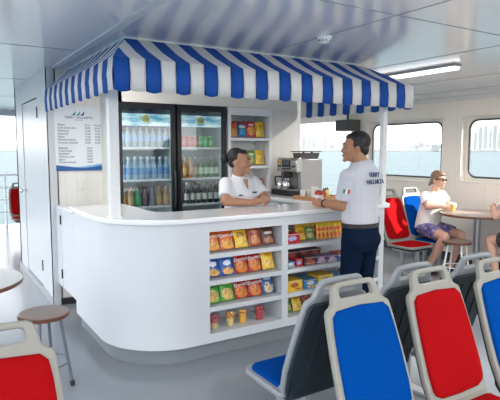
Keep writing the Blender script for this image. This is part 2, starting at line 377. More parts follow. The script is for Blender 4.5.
sw = thing('light_switch', 'small cream light switch plate below the menu board', 'switch', (1.36, 5.5, 1.24))
MB().box(-0.038, 0.038, -0.012, 0, -0.055, 0.055).build('plate', mat('switch_cream', (0.82, 0.79, 0.73), 0.4), sw, bevel=0.004)
MB().box(-0.015, 0.015, -0.018, -0.012, -0.025, 0.025).build('rocker', FRAMEC, sw, bevel=0.003)

# ------------------------------------------------------------------ awning
aw = thing('striped_awning', 'blue and white striped canvas awning round the snack bar', 'awning', (2.43, 4.0, 0))
AX0, AX1, AY0 = 1.04, 3.83, 3.30; UX0, UX1, UY0 = 1.27, 3.60, 3.74; ZV, ZL, ZTOP = 2.19, 1.985, 2.405
YE = {'L': 5.48, 'R': 4.98}
def strips(side):
    """yield per-stripe quads: top edge point, bend point, lower edge point"""
    if side == 'F':
        n = 26; b0, b1 = V((AX0, AY0, ZV)), V((AX1, AY0, ZV)); t0, t1 = V((UX0, UY0, ZTOP)), V((UX1, UY0, ZTOP)); out = V((0, -1, 0)); first = 1
    elif side == 'L':
        n = 20; b0, b1 = V((AX0, AY0, ZV)), V((AX0, YE['L'], ZV)); t0, t1 = V((UX0, UY0, ZTOP)), V((UX0, YE['L'], ZTOP)); out = V((-1, 0, 0)); first = 0
    else:
        n = 16; b0, b1 = V((AX1, AY0, ZV)), V((AX1, YE['R'], ZV)); t0, t1 = V((UX1, UY0, ZTOP)), V((UX1, YE['R'], ZTOP)); out = V((1, 0, 0)); first = 1
    L = (b1-b0).length; wd = L/n; dirn = (b1-b0).normalized()
    return n, b0, b1, t0, t1, out, first, wd, dirn
for side in 'FLR':
    n, b0, b1, t0, t1, out_, first, wd, dirn = strips(side)
    can = MB(); val = MB(); K = 6; L_ = (b1-b0).length; MIT = (UX0-AX0) if side == 'F' else (UY0-AY0)
    for i in range(n):
        c = (i+first) % 2        # 1 = blue
        # slope: stripes run straight down from top edge, clipped at the mitre (top edge is shorter)
        pts = []
        for k in range(K+1):
            sgl = (i+k/K)/n
            b = b0.lerp(b1, sgl)
            # drop perpendicular onto the top line, clamp into it -> mitre triangles at corners
            d0 = sgl*L_; fr = min(1, d0/MIT, (L_-d0)/MIT if side == 'F' else 1)
            up_ = V((0, UY0-AY0, ZTOP-ZV)) if side == 'F' else V((-out_.x*(UX0-AX0), 0, ZTOP-ZV))
            tp = b+up_*fr; mid = b+up_*fr*0.5+V((0, 0, -0.010*fr))
            pts.append((tp, mid, b))
        for k in range(K):
            can.add([pts[k][0], pts[k+1][0], pts[k+1][1], pts[k][1]], [(0, 1, 2, 3)], c)
            can.add([pts[k][1], pts[k+1][1], pts[k+1][2], pts[k][2]], [(0, 1, 2, 3)], c)
            q = []
            for kk in (k, k+1):
                s_ = kk/K; b = pts[kk][2]
                bulge = math.sin((i+s_)*PI)*0.5
                lo = ZL-(0.012 if c else 0.004)*math.sin(PI*s_)
                q.append((b, b+out_*(0.010+0.006*bulge)+V((0, 0, (lo-ZV)*0.5)), V((b.x, b.y, lo))+out_*(0.004+0.012*bulge)))
            val.add([q[0][0], q[1][0], q[1][1], q[0][1]], [(0, 1, 2, 3)], c)
            val.add([q[0][1], q[1][1], q[1][2], q[0][2]], [(0, 1, 2, 3)], c)
    for mb, nm in ((can, 'canopy'), (val, 'valance')):
        sm_ = 0 if nm == 'canopy' else 24
        mb.v = [(x-2.43, y-4.0, z) for x, y, z in mb.v]
        ob = mb.build(nm, [WHITEC, BLUEC], aw, smooth=sm_)
        bm = bmesh.new(); bm.from_mesh(ob.data); bmesh.ops.remove_doubles(bm, verts=bm.verts, dist=0.0005); bm.to_mesh(ob.data); bm.free()
        sm = ob.modifiers.new('s', 'SOLIDIFY'); sm.thickness = 0.004; sm.offset = 0
mb = MB()
for a, b in (((AX0, AY0), (AX1, AY0)), ((AX0, AY0), (AX0, 5.48)), ((AX1, AY0), (AX1, 4.98))):
    dx = 0.012 if a[0] == AX0 else -0.012
    mb.tube([(a[0]+dx-2.43, a[1]+0.012-4, ZV-0.01), ((b[0]-2.43)-(dx if b[0] != a[0] else -dx), b[1]+(0.012 if b[1] == a[1] else 0)-4, ZV-0.01)], 0.009)
for x in (1.17, 3.645):
    yy = 3.76 if x < 2 else 3.47
    mb.tube([(x-2.43, yy-4, 2.02), (x-2.43, AY0+0.012-4, ZV-0.01)], 0.008)
mb.build('frame', WPAINT, aw)
MB().box(UX0-2.43, UX1-2.43, UY0-4, UY0+0.02-4, ZTOP-0.01, CEIL).box(UX0-2.43, UX0+0.02-2.43, UY0+0.02-4, 5.48-4, ZTOP-0.01, CEIL).box(UX1-0.02-2.43, UX1-2.43, UY0+0.02-4, 4.98-4, ZTOP-0.01, CEIL).build('mounting_rail', WPAINT, aw)

# ------------------------------------------------------------------ ceiling fittings
FLU = mat('lamp_diffuser', (0.9, 0.9, 0.9), 0.4, emit=(1, 0.98, 0.95), estr=0.9)
def ceiling_light(x, y, l, lab):
    o = thing('ceiling_light', lab, 'ceiling light', (x, y, CEIL), group='fluorescent ceiling lights')
    MB().box(-0.055, 0.055, -l/2, l/2, -0.022, 0).build('housing', mat('lamp_housing', (0.35, 0.36, 0.36), 0.4), o, bevel=0.003)
    MB().prism([(0.045, -0.02), (0.04, -0.045), (0.02, -0.056), (-0.02, -0.056), (-0.04, -0.045), (-0.045, -0.02)], -l/2+0.01, l/2-0.01, lambda a, b, d: (a, d, b)).build('diffuser', FLU, o)
ceiling_light(4.36, 3.78, 1.12, 'long white fluorescent light on the ceiling beyond the awning corner')
o = thing('smoke_detector', 'small round white smoke detector on the ceiling before the awning', 'smoke detector', (2.51, 2.99, CEIL))
MB().lathe([(0.001, 0), (0.052, 0), (0.052, -0.012), (0.044, -0.022), (0.040, -0.036), (0.026, -0.044), (0.001, -0.045)]).build('body', mat('detector_white', (0.82, 0.86, 0.87), 0.4), o)
mb = MB()
for k in range(10):
    a = 2*PI*k/10; mb.box(0.036, 0.0435, -0.005, 0.005, -0.034, -0.024, M=Matrix.Rotation(a, 4, 'Z'))
mb.build('vent', DARK, o)
o = thing('wall_speaker', 'dark loudspeaker box under the ceiling behind the man', 'speaker', (6.27, 6.9, 1.93))
MB().box(-0.12, 0.12, -0.28, 0.10, -0.0, 0.19).build('cabinet', mat('speaker_brown', (0.10, 0.09, 0.085), 0.6), o, bevel=0.01)
MB().box(-0.128, -0.12, -0.26, 0.08, 0.015, 0.175).build('grille', BLACK, o)
MB().cone((0.0, -0.09, 0.19), (0.0, -0.09, CEIL-1.93), 0.02).build('bracket', DARK, o)
# ------------------------------------------------------------------ fridges
def fridge(x0, x1, lab, side):
    w = x1-x0; o = thing('display_fridge', lab, 'fridge', ((x0+x1)/2, YB, 0), group='glass-door drinks fridges')
    h = w/2; H = 2.075; D = 0.56
    mb = MB().box(-h, -h+0.03, 0.045, D, 0.0, H, 1).box(h-0.03, h, 0.045, D, 0, H, 0).box(-h, h, 0.045, D, H-0.04, H, 0).box(-h, h, 0.045, D, 0, 0.12, 0).box(-h, h, D-0.02, D, 0, H, 0)
    mb.build('cabinet', [BLACK, mat('fridge_side_teal', side, 0.3)], o)
    li = mat('fridge_liner', (0.72, 0.76, 0.78), 0.4)
    MB().box(-h+0.03, -h+0.036, 0.05, D-0.02, 0.12, H-0.04).box(h-0.036, h-0.03, 0.05, D-0.02, 0.12, H-0.04).box(-h+0.03, h-0.03, D-0.028, D-0.02, 0.12, H-0.04).build('liner', li, o)
    for z in (1.63, 1.30, 1.02, 0.72, 0.42):
        mb = MB().box(-h+0.037, h-0.037, 0.07, 0.082, z-0.022, z).box(-h+0.037, h-0.037, 0.082, D-0.03, z-0.006, z)
        mb.build('shelf', WPAINT, o)
    MB().cone((-h+0.05, 0.065, 0.3), (-h+0.05, 0.065, 1.82), 0.007).build('light_strip', mat('fridge_lamp', (1, 1, 1), 0.4, emit=(0.9, 0.97, 1), estr=5.0), o)
    # backlit header
    hd = MB().box(-h+0.045, h-0.045, 0.046, 0.062, 1.845, 1.965)
    hm = bpy.data.materials.new('fridge_header_print'); hm.use_nodes = True; nt = hm.node_tree; b = nt.nodes['Principled BSDF']
    tc = nt.nodes.new('ShaderNodeTexCoord'); nz = nt.nodes.new('ShaderNodeTexNoise'); nz.inputs['Scale'].default_value = 3; mp = nt.nodes.new('ShaderNodeMapping'); mp.inputs['Scale'].default_value = (2, 1, 6)
    rp = nt.nodes.new('ShaderNodeValToRGB'); rp.color_ramp.elements[0].position = 0.35; rp.color_ramp.elements[0].color = (0.04, 0.30, 0.45, 1); rp.color_ramp.elements[1].position = 0.62; rp.color_ramp.elements[1].color = (0.70, 0.85, 0.84, 1)
    nt.links.new(tc.outputs['Object'], mp.inputs[0]); nt.links.new(mp.outputs[0], nz.inputs['Vector']); nt.links.new(nz.outputs['Fac'], rp.inputs[0]); nt.links.new(rp.outputs[0], b.inputs['Base Color']); nt.links.new(rp.outputs[0], b.inputs['Emission Color']); b.inputs['Emission Strength'].default_value = 0.35
    he = hd.build('header_sign', hm, o)
    MB().prism(circ(0, 1.912, 0.042, 24), 0.0445, 0.046, lambda a, b, d: (a, d, b)).build('emblem', mat('emblem_yellow', (0.72, 0.66, 0.22), 0.4), he)
    text('SOL', 0.032, mat('emblem_green', (0.10, 0.28, 0.2), 0.4), he, (0, 0.0435, 1.912))
    # door
    vs, fs = plate([rrect(-h+0.006, h-0.006, 0.13, H-0.01, 0.012, 3), rrect(-h+0.052, h-0.052, 0.2, H-0.065, 0.01, 3)], 0.035, 0.004)
    dr = MB().add([V((p.x, 0.02+p.z, p.y)) for p in vs], fs).build('door', BLACK, o)
    MB().box(-h+0.05, h-0.05, 0.018, 0.024, 0.195, H-0.06).build('glass', FGLASS, dr)
    s = 1 if side[2] > 0.1 else -1
    hx = (h-0.028)*s
    MB().tube([(hx, -0.0, 1.0), (hx, -0.03, 1.03), (hx, -0.034, 1.2), (hx, -0.03, 1.37), (hx, 0.0, 1.4)], 0.010).build('handle', DARK, dr)
    MB().box(-h+0.02, h-0.02, 0.0, 0.045, 0.0, 0.12).build('kick_grille', BLACK, o)
    return o
fridge(1.60, 2.225, 'left glass-door drinks fridge stocked with water bottles and jars', (0.03, 0.20, 0.27))
fridge(2.235, 2.825, 'right glass-door drinks fridge stocked with red and green cans', (0.015, 0.016, 0.02))

def bottle(name, prof, capz, capr, caph, lz, lr, m, capm, labm, label, cat):
    o = thing(name, label, cat)
    MB().lathe(prof, n=14).build('body', m, o, smooth=60)
    if capm: MB().lathe([(capr, capz), (capr, capz+caph)], n=12).build('cap', capm, o)
    if labm: MB().lathe([(lr, lz[0]), (lr, lz[1])], n=14, cap=False).build('label', labm, o)
    return o
def bp(h, r, neck): return [(r*0.85, 0), (r, 0.008), (r, h*0.55), (r*0.92, h*0.66), (neck, h*0.84), (neck, h)]
def cm(n, c, ro=0.15): return mat(n, c, ro, noise=0.05, coat=0.3)
water = lambda: bottle('water_bottle', bp(0.205, 0.032, 0.013), 0.198, 0.016, 0.02, (0.06, 0.12), 0.0328, cm('water_clear', (0.36, 0.48, 0.56)), cm('cap_blue', (0.03, 0.18, 0.5)), cm('label_pale_blue', (0.35, 0.55, 0.78)), '', 'bottle')
bwater = lambda: bottle('water_bottle', bp(0.215, 0.0325, 0.015), 0.205, 0.018, 0.024, (0.05, 0.12), 0.0333, cm('water_blue', (0.30, 0.48, 0.64)), cm('cap_white', (0.8, 0.85, 0.88)), cm('label_blue', (0.10, 0.30, 0.60)), '', 'bottle')
def jar(c, capc): return lambda: bottle('juice_bottle', bp(0.190, 0.036, 0.024), 0.178, 0.026, 0.02, (0.02, 0.105), 0.0368, cm('juice', tuple(q*0.6 for q in c)), cm('jar_cap', capc), cm('juice_label', c), '', 'bottle')
def can(c): return lambda: bottle('drink_can', [(0.024, 0), (0.031, 0.008), (0.031, 0.108), (0.025, 0.118)], 0.118, 0.024, 0.002, (0.03, 0.07), 0.0314, cm('can', c, 0.25), CHROME, cm('can_label', tuple(min(1, q*1.1+0.06) for q in c)), '', 'can')
def glassb(c, lc): return lambda: bottle('beer_bottle', bp(0.215, 0.030, 0.0115), 0.21, 0.0135, 0.012, (0.04, 0.11), 0.0308, cm('bottle_glass', c, 0.08), cm('crown_cap', (0.55, 0.5, 0.3)), cm('beer_label', lc), '', 'bottle')
def row(x0, x1, z, makers, names, where, y=YB+0.115, group=None):
    protos = {}
    n = len(makers)
    for i, (mk, nm) in enumerate(zip(makers, names)):
        x = x0+(x1-x0)*(i+0.5)/n
        k = (mk, nm)
        if mk in protos: o = copy_tree(protos[mk])
        else: o = mk(); protos[mk] = o
        o.location = (x, y, z+0.0005); o.rotation_euler = (0, 0, random.uniform(-1, 1))
        same = [j for j, q in enumerate(names) if q == nm]; 
        if len(same) == 1: pre = nm
        else: pre = '%s %s from the left' % (ORD[same.index(i)], nm)
        o['label'] = pre+' '+where; o['group'] = group
F1, F2 = (1.64, 2.185), (2.275, 2.785)
row(*F1, 1.63, [water]*8, ['clear water bottle']*8, 'in front, top shelf, left fridge', group='water bottles on the top shelf of the left fridge')
row(*F1, 1.63, [water]*7, ['clear water bottle']*7, 'at the back, top shelf, left fridge', y=YB+0.25, group='water bottles at the back of the top shelf')
row(*F1, 1.30, [bwater]*8, ['blue water bottle']*8, 'in front, middle shelf, left fridge', group='water bottles on the middle shelf of the left fridge')
row(*F1, 1.30, [bwater]*6, ['blue water bottle']*6, 'at the back, middle shelf, left fridge', y=YB+0.26, group='water bottles at the back of the middle shelf')
J = [jar((0.55, 0.28, 0.10), (0.12, 0.1, 0.1)), jar((0.6, 0.42, 0.22), (0.25, 0.12, 0.1)), jar((0.05, 0.36, 0.16), (0.1, 0.1, 0.1)), jar((0.16, 0.10, 0.12), (0.03, 0.05, 0.12)), jar((0.10, 0.14, 0.16), (0.03, 0.05, 0.1)), jar((0.5, 0.33, 0.12), (0.5, 0.28, 0.12)), jar((0.58, 0.38, 0.18), (0.5, 0.3, 0.15))]
row(*F1, 1.02, J, ['orange juice bottle', 'cream tea bottle', 'green juice bottle', 'plum juice bottle', 'dark cola bottle', 'amber tea bottle', 'peach juice bottle'], 'on the bottom visible shelf, left fridge', group='juice bottles in the left fridge')
rc, gc = can((0.55, 0.02, 0.03)), can((0.03, 0.42, 0.10))
row(F2[0], F2[0]+0.44, 1.63, [rc]*4+[gc]*3, ['red soda can']*4+['green soda can']*3, 'on the top shelf, right fridge', group='soda cans in the right fridge')
ob_, br_, gr_ = glassb((0.55, 0.20, 0.05), (0.75, 0.45, 0.15)), glassb((0.12, 0.04, 0.02), (0.35, 0.2, 0.12)), glassb((0.03, 0.16, 0.06), (0.55, 0.72, 0.5))
row(F2[0], F2[1], 1.30, [ob_]*3+[br_]+[gr_]*4, ['orange soda bottle']*3+['brown beer bottle']+['green beer bottle']*4, 'on the middle shelf, right fridge', group='bottles on the middle shelf of the right fridge')
dk_ = glassb((0.025, 0.03, 0.03), (0.72, 0.72, 0.66)); dk2 = glassb((0.05, 0.015, 0.02), (0.12, 0.05, 0.06))
row(F2[0], F2[1], 1.02, [dk2]+[dk_]*6, ['dark red bottle']+['black bottle with cream label']*6, 'on the third shelf, right fridge'.replace('third', 'lower'), group='dark bottles in the right fridge')
row(F2[0], F2[1], 0.72, [gr_]*7, ['green beer bottle']*7, 'on the lowest visible shelf, right fridge', group='green bottles low in the right fridge')

# ------------------------------------------------------------------ shelf unit beside the fridges
SUW = mat('shelf_unit_white', (0.86, 0.87, 0.88), 0.35, noise=0.01)
su = thing('shelf_unit', 'tall white open shelf unit between fridge and plank wall', 'shelf unit', (3.135, YB, 0))
for x in (-0.285, 0.270): MB().box(x, x+0.015, 0, 0.33, 0, 2.06).build('side_panel', SUW, su)
MB().box(-0.285, 0.285, 0.33, 0.34, 0, 2.06).build('back_panel', SUW, su)
vs, fs = plate([[(-0.295, 0.0), (0.285, 0.0), (0.285, 2.07), (-0.295, 2.07)], [(-0.262, 0.06), (0.25, 0.06), (0.25, 1.985), (-0.262, 1.985)]], 0.015)
MB().add([V((p.x, p.z-0.0075, p.y)) for p in vs], fs).build('face_frame', SUW, su)
for z in (1.735, 1.42, 1.15, 0.80): MB().box(-0.27, 0.27, 0.0, 0.33, z-0.03, z).build('shelf', SUW, su)
MB().box(-0.27, 0.27, 0.0, 0.33, 2.0, 2.06).build('top_panel', SUW, su)

# ------------------------------------------------------------------ snack packets
def bag_mesh(w, h, d, seed):
    rnd = random.Random(seed); nx, nz = 10, 14; mb = MB(); fr = []; bk = []
    ph = rnd.uniform(0, 6)
    for j in range(nz+1):
        v = j/nz; z = h*v
        crimp = min(1, min(v, 1-v)/0.10)
        for i in range(nx+1):
            u = i/nx*2-1
            th = d/2*max(0, 1-abs(u)**3.2)*math.sin(PI*min(1, max(0, (v-0.04)/0.92)))**0.55 if crimp > 0.4 else 0.0006
            th = max(th, 0.0008)*(1+0.10*math.sin(9*v+ph+u*3))
            ww = w/2*(1-0.05*math.sin(PI*v)) + 0.0015*math.sin(v*40+ph)
            fr.append(V((u*ww, -th, z))); bk.append(V((u*ww, th, z)))
    n = nx+1; q = []
    for j in range(nz):
        for i in range(nx): q.append((j*n+i, j*n+i+1, (j+1)*n+i+1, (j+1)*n+i))
    mb.add(fr, q); mb.add(bk, [tuple(reversed(f)) for f in q])
    return mb
OR = pack_mat('orange_film', (0.68, 0.11, 0.012), (0.85, 0.42, 0.10), None, blobc=(0.5, 0.25), blobr=(0.42, 0.2), band=((0.35, 0.03, 0.02), 0.9))
RD = pack_mat('red_film', (0.45, 0.008, 0.012), (0.72, 0.24, 0.05), None, blobc=(0.5, 0.28), blobr=(0.36, 0.22), band=((0.12, 0.01, 0.02), 0.9))
YL = pack_mat('yellow_film', (0.80, 0.50, 0.02), (0.88, 0.62, 0.12), (0.35, 0.18, 0.03), blobc=(0.5, 0.25), blobr=(0.38, 0.15), logoc=(0.5, 0.62), logor=(0.3, 0.13))
YP = pack_mat('plain_yellow_film', (0.82, 0.53, 0.03), (0.88, 0.58, 0.16), (0.75, 0.25, 0.04), blobc=(0.5, 0.28), blobr=(0.34, 0.16), logoc=(0.5, 0.72), logor=(0.25, 0.06))
BR = pack_mat('maroon_film', (0.33, 0.05, 0.03), (0.66, 0.30, 0.10), (0.55, 0.28, 0.15), blobc=(0.5, 0.3), blobr=(0.3, 0.16), logoc=(0.5, 0.72), logor=(0.28, 0.07))
DB = pack_mat('dark_brown_film', (0.09, 0.03, 0.02), (0.40, 0.18, 0.09), (0.6, 0.52, 0.45), blobc=(0.5, 0.22), blobr=(0.36, 0.12), logoc=(0.5, 0.58), logor=(0.34, 0.07))
BL = pack_mat('blue_film', (0.01, 0.10, 0.42), (0.85, 0.48, 0.14), (0.75, 0.80, 0.88), blobc=(0.55, 0.2), blobr=(0.33, 0.13), logoc=(0.52, 0.58), logor=(0.25, 0.14))
GN = pack_mat('green_film', (0.08, 0.40, 0.04), (0.80, 0.52, 0.18), (0.55, 0.75, 0.30), blobc=(0.52, 0.32), blobr=(0.34, 0.2), logoc=(0.5, 0.82), logor=(0.3, 0.05))
BN = pack_mat('navy_film', (0.015, 0.09, 0.25), (0.68, 0.56, 0.40), (0.55, 0.66, 0.78), blobc=(0.5, 0.3), blobr=(0.3, 0.2), logoc=(0.5, 0.75), logor=(0.32, 0.06))
RW = pack_mat('red_white_film', (0.50, 0.02, 0.02), (0.85, 0.38, 0.08), (0.8, 0.78, 0.75), blobc=(0.5, 0.4), blobr=(0.35, 0.22), logoc=(0.5, 0.8), logor=(0.3, 0.06))
BW = pack_mat('blue_white_film', (0.03, 0.12, 0.36), (0.03, 0.35, 0.65), (0.75, 0.75, 0.78), blobc=(0.55, 0.32), blobr=(0.3, 0.16), logoc=(0.5, 0.65), logor=(0.38, 0.10), band=((0.45, 0.05, 0.04), 0.85))
GK = pack_mat('green_dark_film', (0.10, 0.26, 0.06), (0.65, 0.50, 0.22), (0.55, 0.65, 0.4), blobc=(0.5, 0.3), blobr=(0.3, 0.16))
PLW = mat('pack_lettering_white', (0.88, 0.86, 0.82), 0.4)
bagn = [0]
def bag(m, label, loc, w=0.126, h=0.163, d=0.04, lean=-20, rz=0, word=None, group=None, name='chip_bag', cat='chip bag', ws=None):
    bagn[0] += 1
    o = bag_mesh(w, h, d, bagn[0]).build(name, m, smooth=60, recalc=False)
    o.location = loc; o.rotation_euler = (math.radians(lean), 0, math.radians(rz+random.uniform(-3, 3)))
    tag(o, label, cat, group)
    if word:
        text(word, ws or w*0.33, PLW, o, (0, -d/2*1.02-0.001, h*0.66), rot=(PI/2, math.radians(-5), 0), ext=0.0012)
    return o
G1 = 'chip bags in the left counter display'
SH = ['lowest', 'third', 'second', 'top']
def brow(r, specs, w=0.126, h=0.163):
    for i, (m, d_, word) in enumerate(specs):
        bag(m, d_+', %s shelf, left counter display' % SH[r], (1.785+0.068+i*0.131, 3.50, rows[r]+0.0125), w=w, h=h, word=word, group=G1)
brow(3, [(OR, 'leftmost orange chip bag', 'Doritos'), (OR, 'second orange chip bag from the left', 'Doritos'), (YL, 'yellow and brown chip bag', None), (BR, 'maroon chip bag', None), (DB, 'dark brown chip bag', None)])
brow(2, [(BL, 'leftmost blue chip bag', None), (BL, 'second blue chip bag from the left', None), (RD, 'dark red chip bag beside the blue ones', 'Doritos'), (RD, 'dark red chip bag beside the yellow one', 'Doritos'), (YP, 'plain yellow chip bag', None)])
brow(1, [(GN, 'leftmost green chip bag', None), (GN, 'second green chip bag from the left', None), (RD, 'red chip bag beside the green ones', 'Doritos'), (RD, 'red chip bag beside the navy one', 'Doritos'), (BN, 'navy blue chip bag', None)])
# wall shelf packets
G2 = 'chip bags on the wall shelf unit'
for i, (m, d_) in enumerate(((OR, 'orange and red chip bag'), (BW, 'blue and white chip bag'), (RW, 'red and orange chip bag'), (YP, 'yellow chip bag'))):
    bag(m, d_+' on the top shelf of the wall unit', (2.945+i*0.122, YB+0.07, 1.7485), w=0.118, h=0.175, lean=-8, group=G2)
for i, (m, d_) in enumerate(((RD, 'leftmost red chip bag'), (RW, 'red chip bag beside the green one'), (GK, 'green chip bag'), (YP, 'yellow chip bag'))):
    bag(m, d_+' on the second shelf of the wall unit', (2.945+i*0.122, YB+0.07, 1.4335), w=0.118, h=0.165, lean=-10, group=G2)
PK = pack_mat('pink_film', (0.55, 0.05, 0.06), (0.85, 0.5, 0.45), (0.8, 0.7, 0.68), blobc=(0.5, 0.4), blobr=(0.3, 0.2))
for i in range(5):
    bag(PK, ORD[i]+' red snack pack from the left, third shelf, wall unit', (2.93+i*0.098, YB+0.07, 1.1635), w=0.09, h=0.105, lean=-8, group='red snack packs on the wall unit', name='snack_pack', cat='snack pack')

# right counter display
def carton(m, label, x0, x1, y, z, h, dpt=0.12, rz=0, group='snack cartons in the right counter display'):
    w = x1-x0; o = MB().box(-w/2, w/2, 0, dpt, 0, h).build('snack_carton', m, bevel=0.003)
    o.location = ((x0+x1)/2, y, z+0.0005); o.rotation_euler = (0, 0, math.radians(rz)); tag(o, label, 'carton', group)
    MB().box(-w/2+0.004, w/2-0.004, -0.002, 0.004, h*0.86, h*0.93).build('tuck_flap', mat('carton_edge', (0.55, 0.5, 0.42), 0.5), o)
    return o
def pouch(m, label, x, z, w, h, lean=-22, y=3.52, d=0.03): 
    return bag(m, label, (x, y, z+0.011), w=w, h=h, d=d, lean=lean, group='snack pouches in the right counter display', name='snack_pouch', cat='snack pouch')
WH = 'of right counter display'
CR = pack_mat('red_carton', (0.50, 0.02, 0.03), (0.5, 0.03, 0.03), (0.35, 0.45, 0.75), logoc=(0.45, 0.5), logor=(0.35, 0.22), blobc=(0.5, 0.1), blobr=(0.1, 0.05))
CY = pack_mat('yellow_carton', (0.85, 0.55, 0.03), (0.6, 0.25, 0.05), (0.4, 0.12, 0.05), logoc=(0.5, 0.55), logor=(0.3, 0.2), blobc=(0.7, 0.2), blobr=(0.2, 0.1))
CB = pack_mat('blue_carton', (0.06, 0.25, 0.52), (0.7, 0.55, 0.3), (0.75, 0.8, 0.85), logoc=(0.5, 0.6), logor=(0.3, 0.2), blobc=(0.6, 0.25), blobr=(0.3, 0.15))
CD = pack_mat('dark_carton', (0.10, 0.03, 0.03), (0.6, 0.35, 0.2), (0.5, 0.08, 0.08), logoc=(0.5, 0.55), logor=(0.32, 0.25))
CP = pack_mat('purple_carton', (0.14, 0.06, 0.20), (0.6, 0.5, 0.55), (0.55, 0.45, 0.6), logoc=(0.5, 0.55), logor=(0.32, 0.22))
z3, z2, z1, z0 = rows[3], rows[2], rows[1], rows[0]
carton(CR, 'red carton at the left end of the top shelf '+WH, 2.535, 2.675, 3.47, z3, 0.085)
carton(CD, 'dark carton lying behind the red carton on the top shelf '+WH, 2.55, 2.69, 3.60, z3, 0.10, 0.10)
pouch(YL, 'yellow and brown pouch beside the red carton, top shelf '+WH, 2.735, z3, 0.10, 0.115)
pouch(GK, 'green pouch on the top shelf '+WH, 2.835, z3, 0.09, 0.115)
BAR = pack_mat('yellow_bar_film', (0.82, 0.55, 0.04), (0.7, 0.12, 0.04), (0.75, 0.08, 0.05), blobc=(0.5, 0.2), blobr=(0.3, 0.15), logoc=(0.5, 0.55), logor=(0.4, 0.12))
BAR2 = pack_mat('red_bar_film', (0.60, 0.05, 0.04), (0.8, 0.6, 0.1), (0.8, 0.6, 0.5), blobc=(0.5, 0.2), blobr=(0.3, 0.15), logoc=(0.5, 0.55), logor=(0.4, 0.12))
for i in range(9):
    m = BAR if i < 6 else BAR2; k = i if i < 6 else i-6
    bag(m, '%s upright %s bar from the left, top shelf %s' % (ORD[k], 'yellow' if i < 6 else 'red', WH), (2.91+i*0.048, 3.50, z3+0.009), w=0.043, h=0.145, d=0.018, lean=-16, rz=-18, group='upright snack bars in the right counter display', name='snack_bar', cat='snack bar')
for i in range(8):
    bag(BAR, '%s yellow bar from the left, back row, top shelf %s' % (ORD[i], WH), (2.745+i*0.05, 3.60, z3+0.010), w=0.045, h=0.158, d=0.018, lean=-8, rz=-8, group='snack bars behind, right counter display', name='snack_bar', cat='snack bar')
carton(CB, 'blue carton at the left end of the second shelf '+WH, 2.535, 2.625, 3.47, z2, 0.05)
carton(CR, 'small red carton on the second shelf '+WH, 2.635, 2.71, 3.47, z2, 0.065)
for i in range(3):
    carton(CD, ['first', 'second', 'third'][i]+' dark candy carton from the left, second shelf '+WH, 2.63+i*0.13, 2.755+i*0.13, 3.60+0.0*i, z2, 0.11, 0.10, rz=0)
for i in range(5):
    m = [CD, CP, CP, BW, CP][i]
    carton(m, ['dark open carton', 'purple carton beside the dark one', 'second purple carton', 'blue and white carton', 'rightmost purple carton'][i]+' on the second shelf '+WH, 2.72+i*0.125, 2.84+i*0.125, 3.46, z2, [0.075, 0.07, 0.065, 0.075, 0.06][i])
carton(CY, 'large yellow carton at the left end of the third shelf '+WH, 2.535, 2.70, 3.46, z1, 0.095, 0.16)
carton(CB, 'blue carton on the third shelf '+WH, 2.715, 2.86, 3.46, z1, 0.085, 0.16)
carton(CY, 'flat yellow carton on the third shelf '+WH, 2.875, 3.05, 3.46, z1, 0.10, 0.16)
carton(CB, 'second blue carton on the third shelf '+WH, 3.065, 3.22, 3.46, z1, 0.08, 0.16)
carton(CR, 'red carton at the right end of the third shelf '+WH, 3.235, 3.40, 3.46, z1, 0.09, 0.16)
for i, (m, n_) in enumerate(((GK, 'olive green pouch'), (YP, 'narrow yellow pouch'), (BR, 'maroon pouch'), (RD, 'red pouch'), (YL, 'yellow and brown pouch'), (RW, 'red and white pouch'), (GN, 'bright green pouch'))):
    pouch(m, n_+' on the lowest shelf '+WH, 2.585+i*0.115, z0, 0.105, 0.150)

# fruit cups on the lowest shelf
def noisemat(n, a, b, sc):
    m = mat(n, a, 0.3); nt = m.node_tree; bs = nt.nodes['Principled BSDF']; tc = nt.nodes.new('ShaderNodeTexCoord'); v = nt.nodes.new('ShaderNodeTexVoronoi'); v.inputs['Scale'].default_value = sc
    rp = nt.nodes.new('ShaderNodeMix'); rp.data_type = 'RGBA'; rp.inputs[6].default_value = (*a, 1); rp.inputs[7].default_value = (*b, 1)
    nt.links.new(tc.outputs['Object'], v.inputs['Vector']); nt.links.new(v.outputs['Color'], rp.inputs[0]); nt.links.new(rp.outputs[2], bs.inputs['Base Color']); return m
def fruit_cup(x, lo, hi, split, label, straw=False):
    o = thing('fruit_cup', label, 'cup', (x, 3.53, rows[0]+0.0005), group='fruit cups in the counter display')
    MB().lathe([(0.028, 0), (0.040, 0.10), (0.042, 0.102), (0.041, 0.104), (0.0385, 0.10), (0.0265, 0.003), (0.001, 0.003)], n=20, cap=True).build('cup', CUPG, o, smooth=50)
    rr = lambda z: 0.0262+0.0118*z/0.10
    MB().lathe([(rr(0.004), 0.004), (rr(split), split)], n=18).build('fruit', noisemat('fruit_low', *lo, 60), o)
    mb = MB().lathe([(rr(split), split+0.0005), (rr(0.09), 0.09)], n=18)
    rnd = random.Random(int(x*1000))
    for k in range(9):
        a = 2*PI*k/9; R_ = 0.022 if k % 3 else 0.006
        mb.ell((R_*math.cos(a), R_*math.sin(a), 0.098+rnd.uniform(0, 0.008)), (0.013, 0.011, 0.011), None, 8, 6)
    mb.build('fruit', noisemat('fruit_top', *hi, 60), o, smooth=60)
    MB().lathe([(0.042, 0.104), (0.040, 0.118), (0.030, 0.130), (0.010, 0.135)], n=20, cap=False).build('lid', CUPG, o, smooth=60)
    if straw: MB().cone((0.004, 0, 0.13), (0.016, -0.004, 0.165), 0.003).build('straw', PAPER, o)
Y_, R_, O_, W_ = (0.95, 0.60, 0.10), (0.60, 0.02, 0.05), (0.95, 0.42, 0.02), (0.9, 0.8, 0.55)
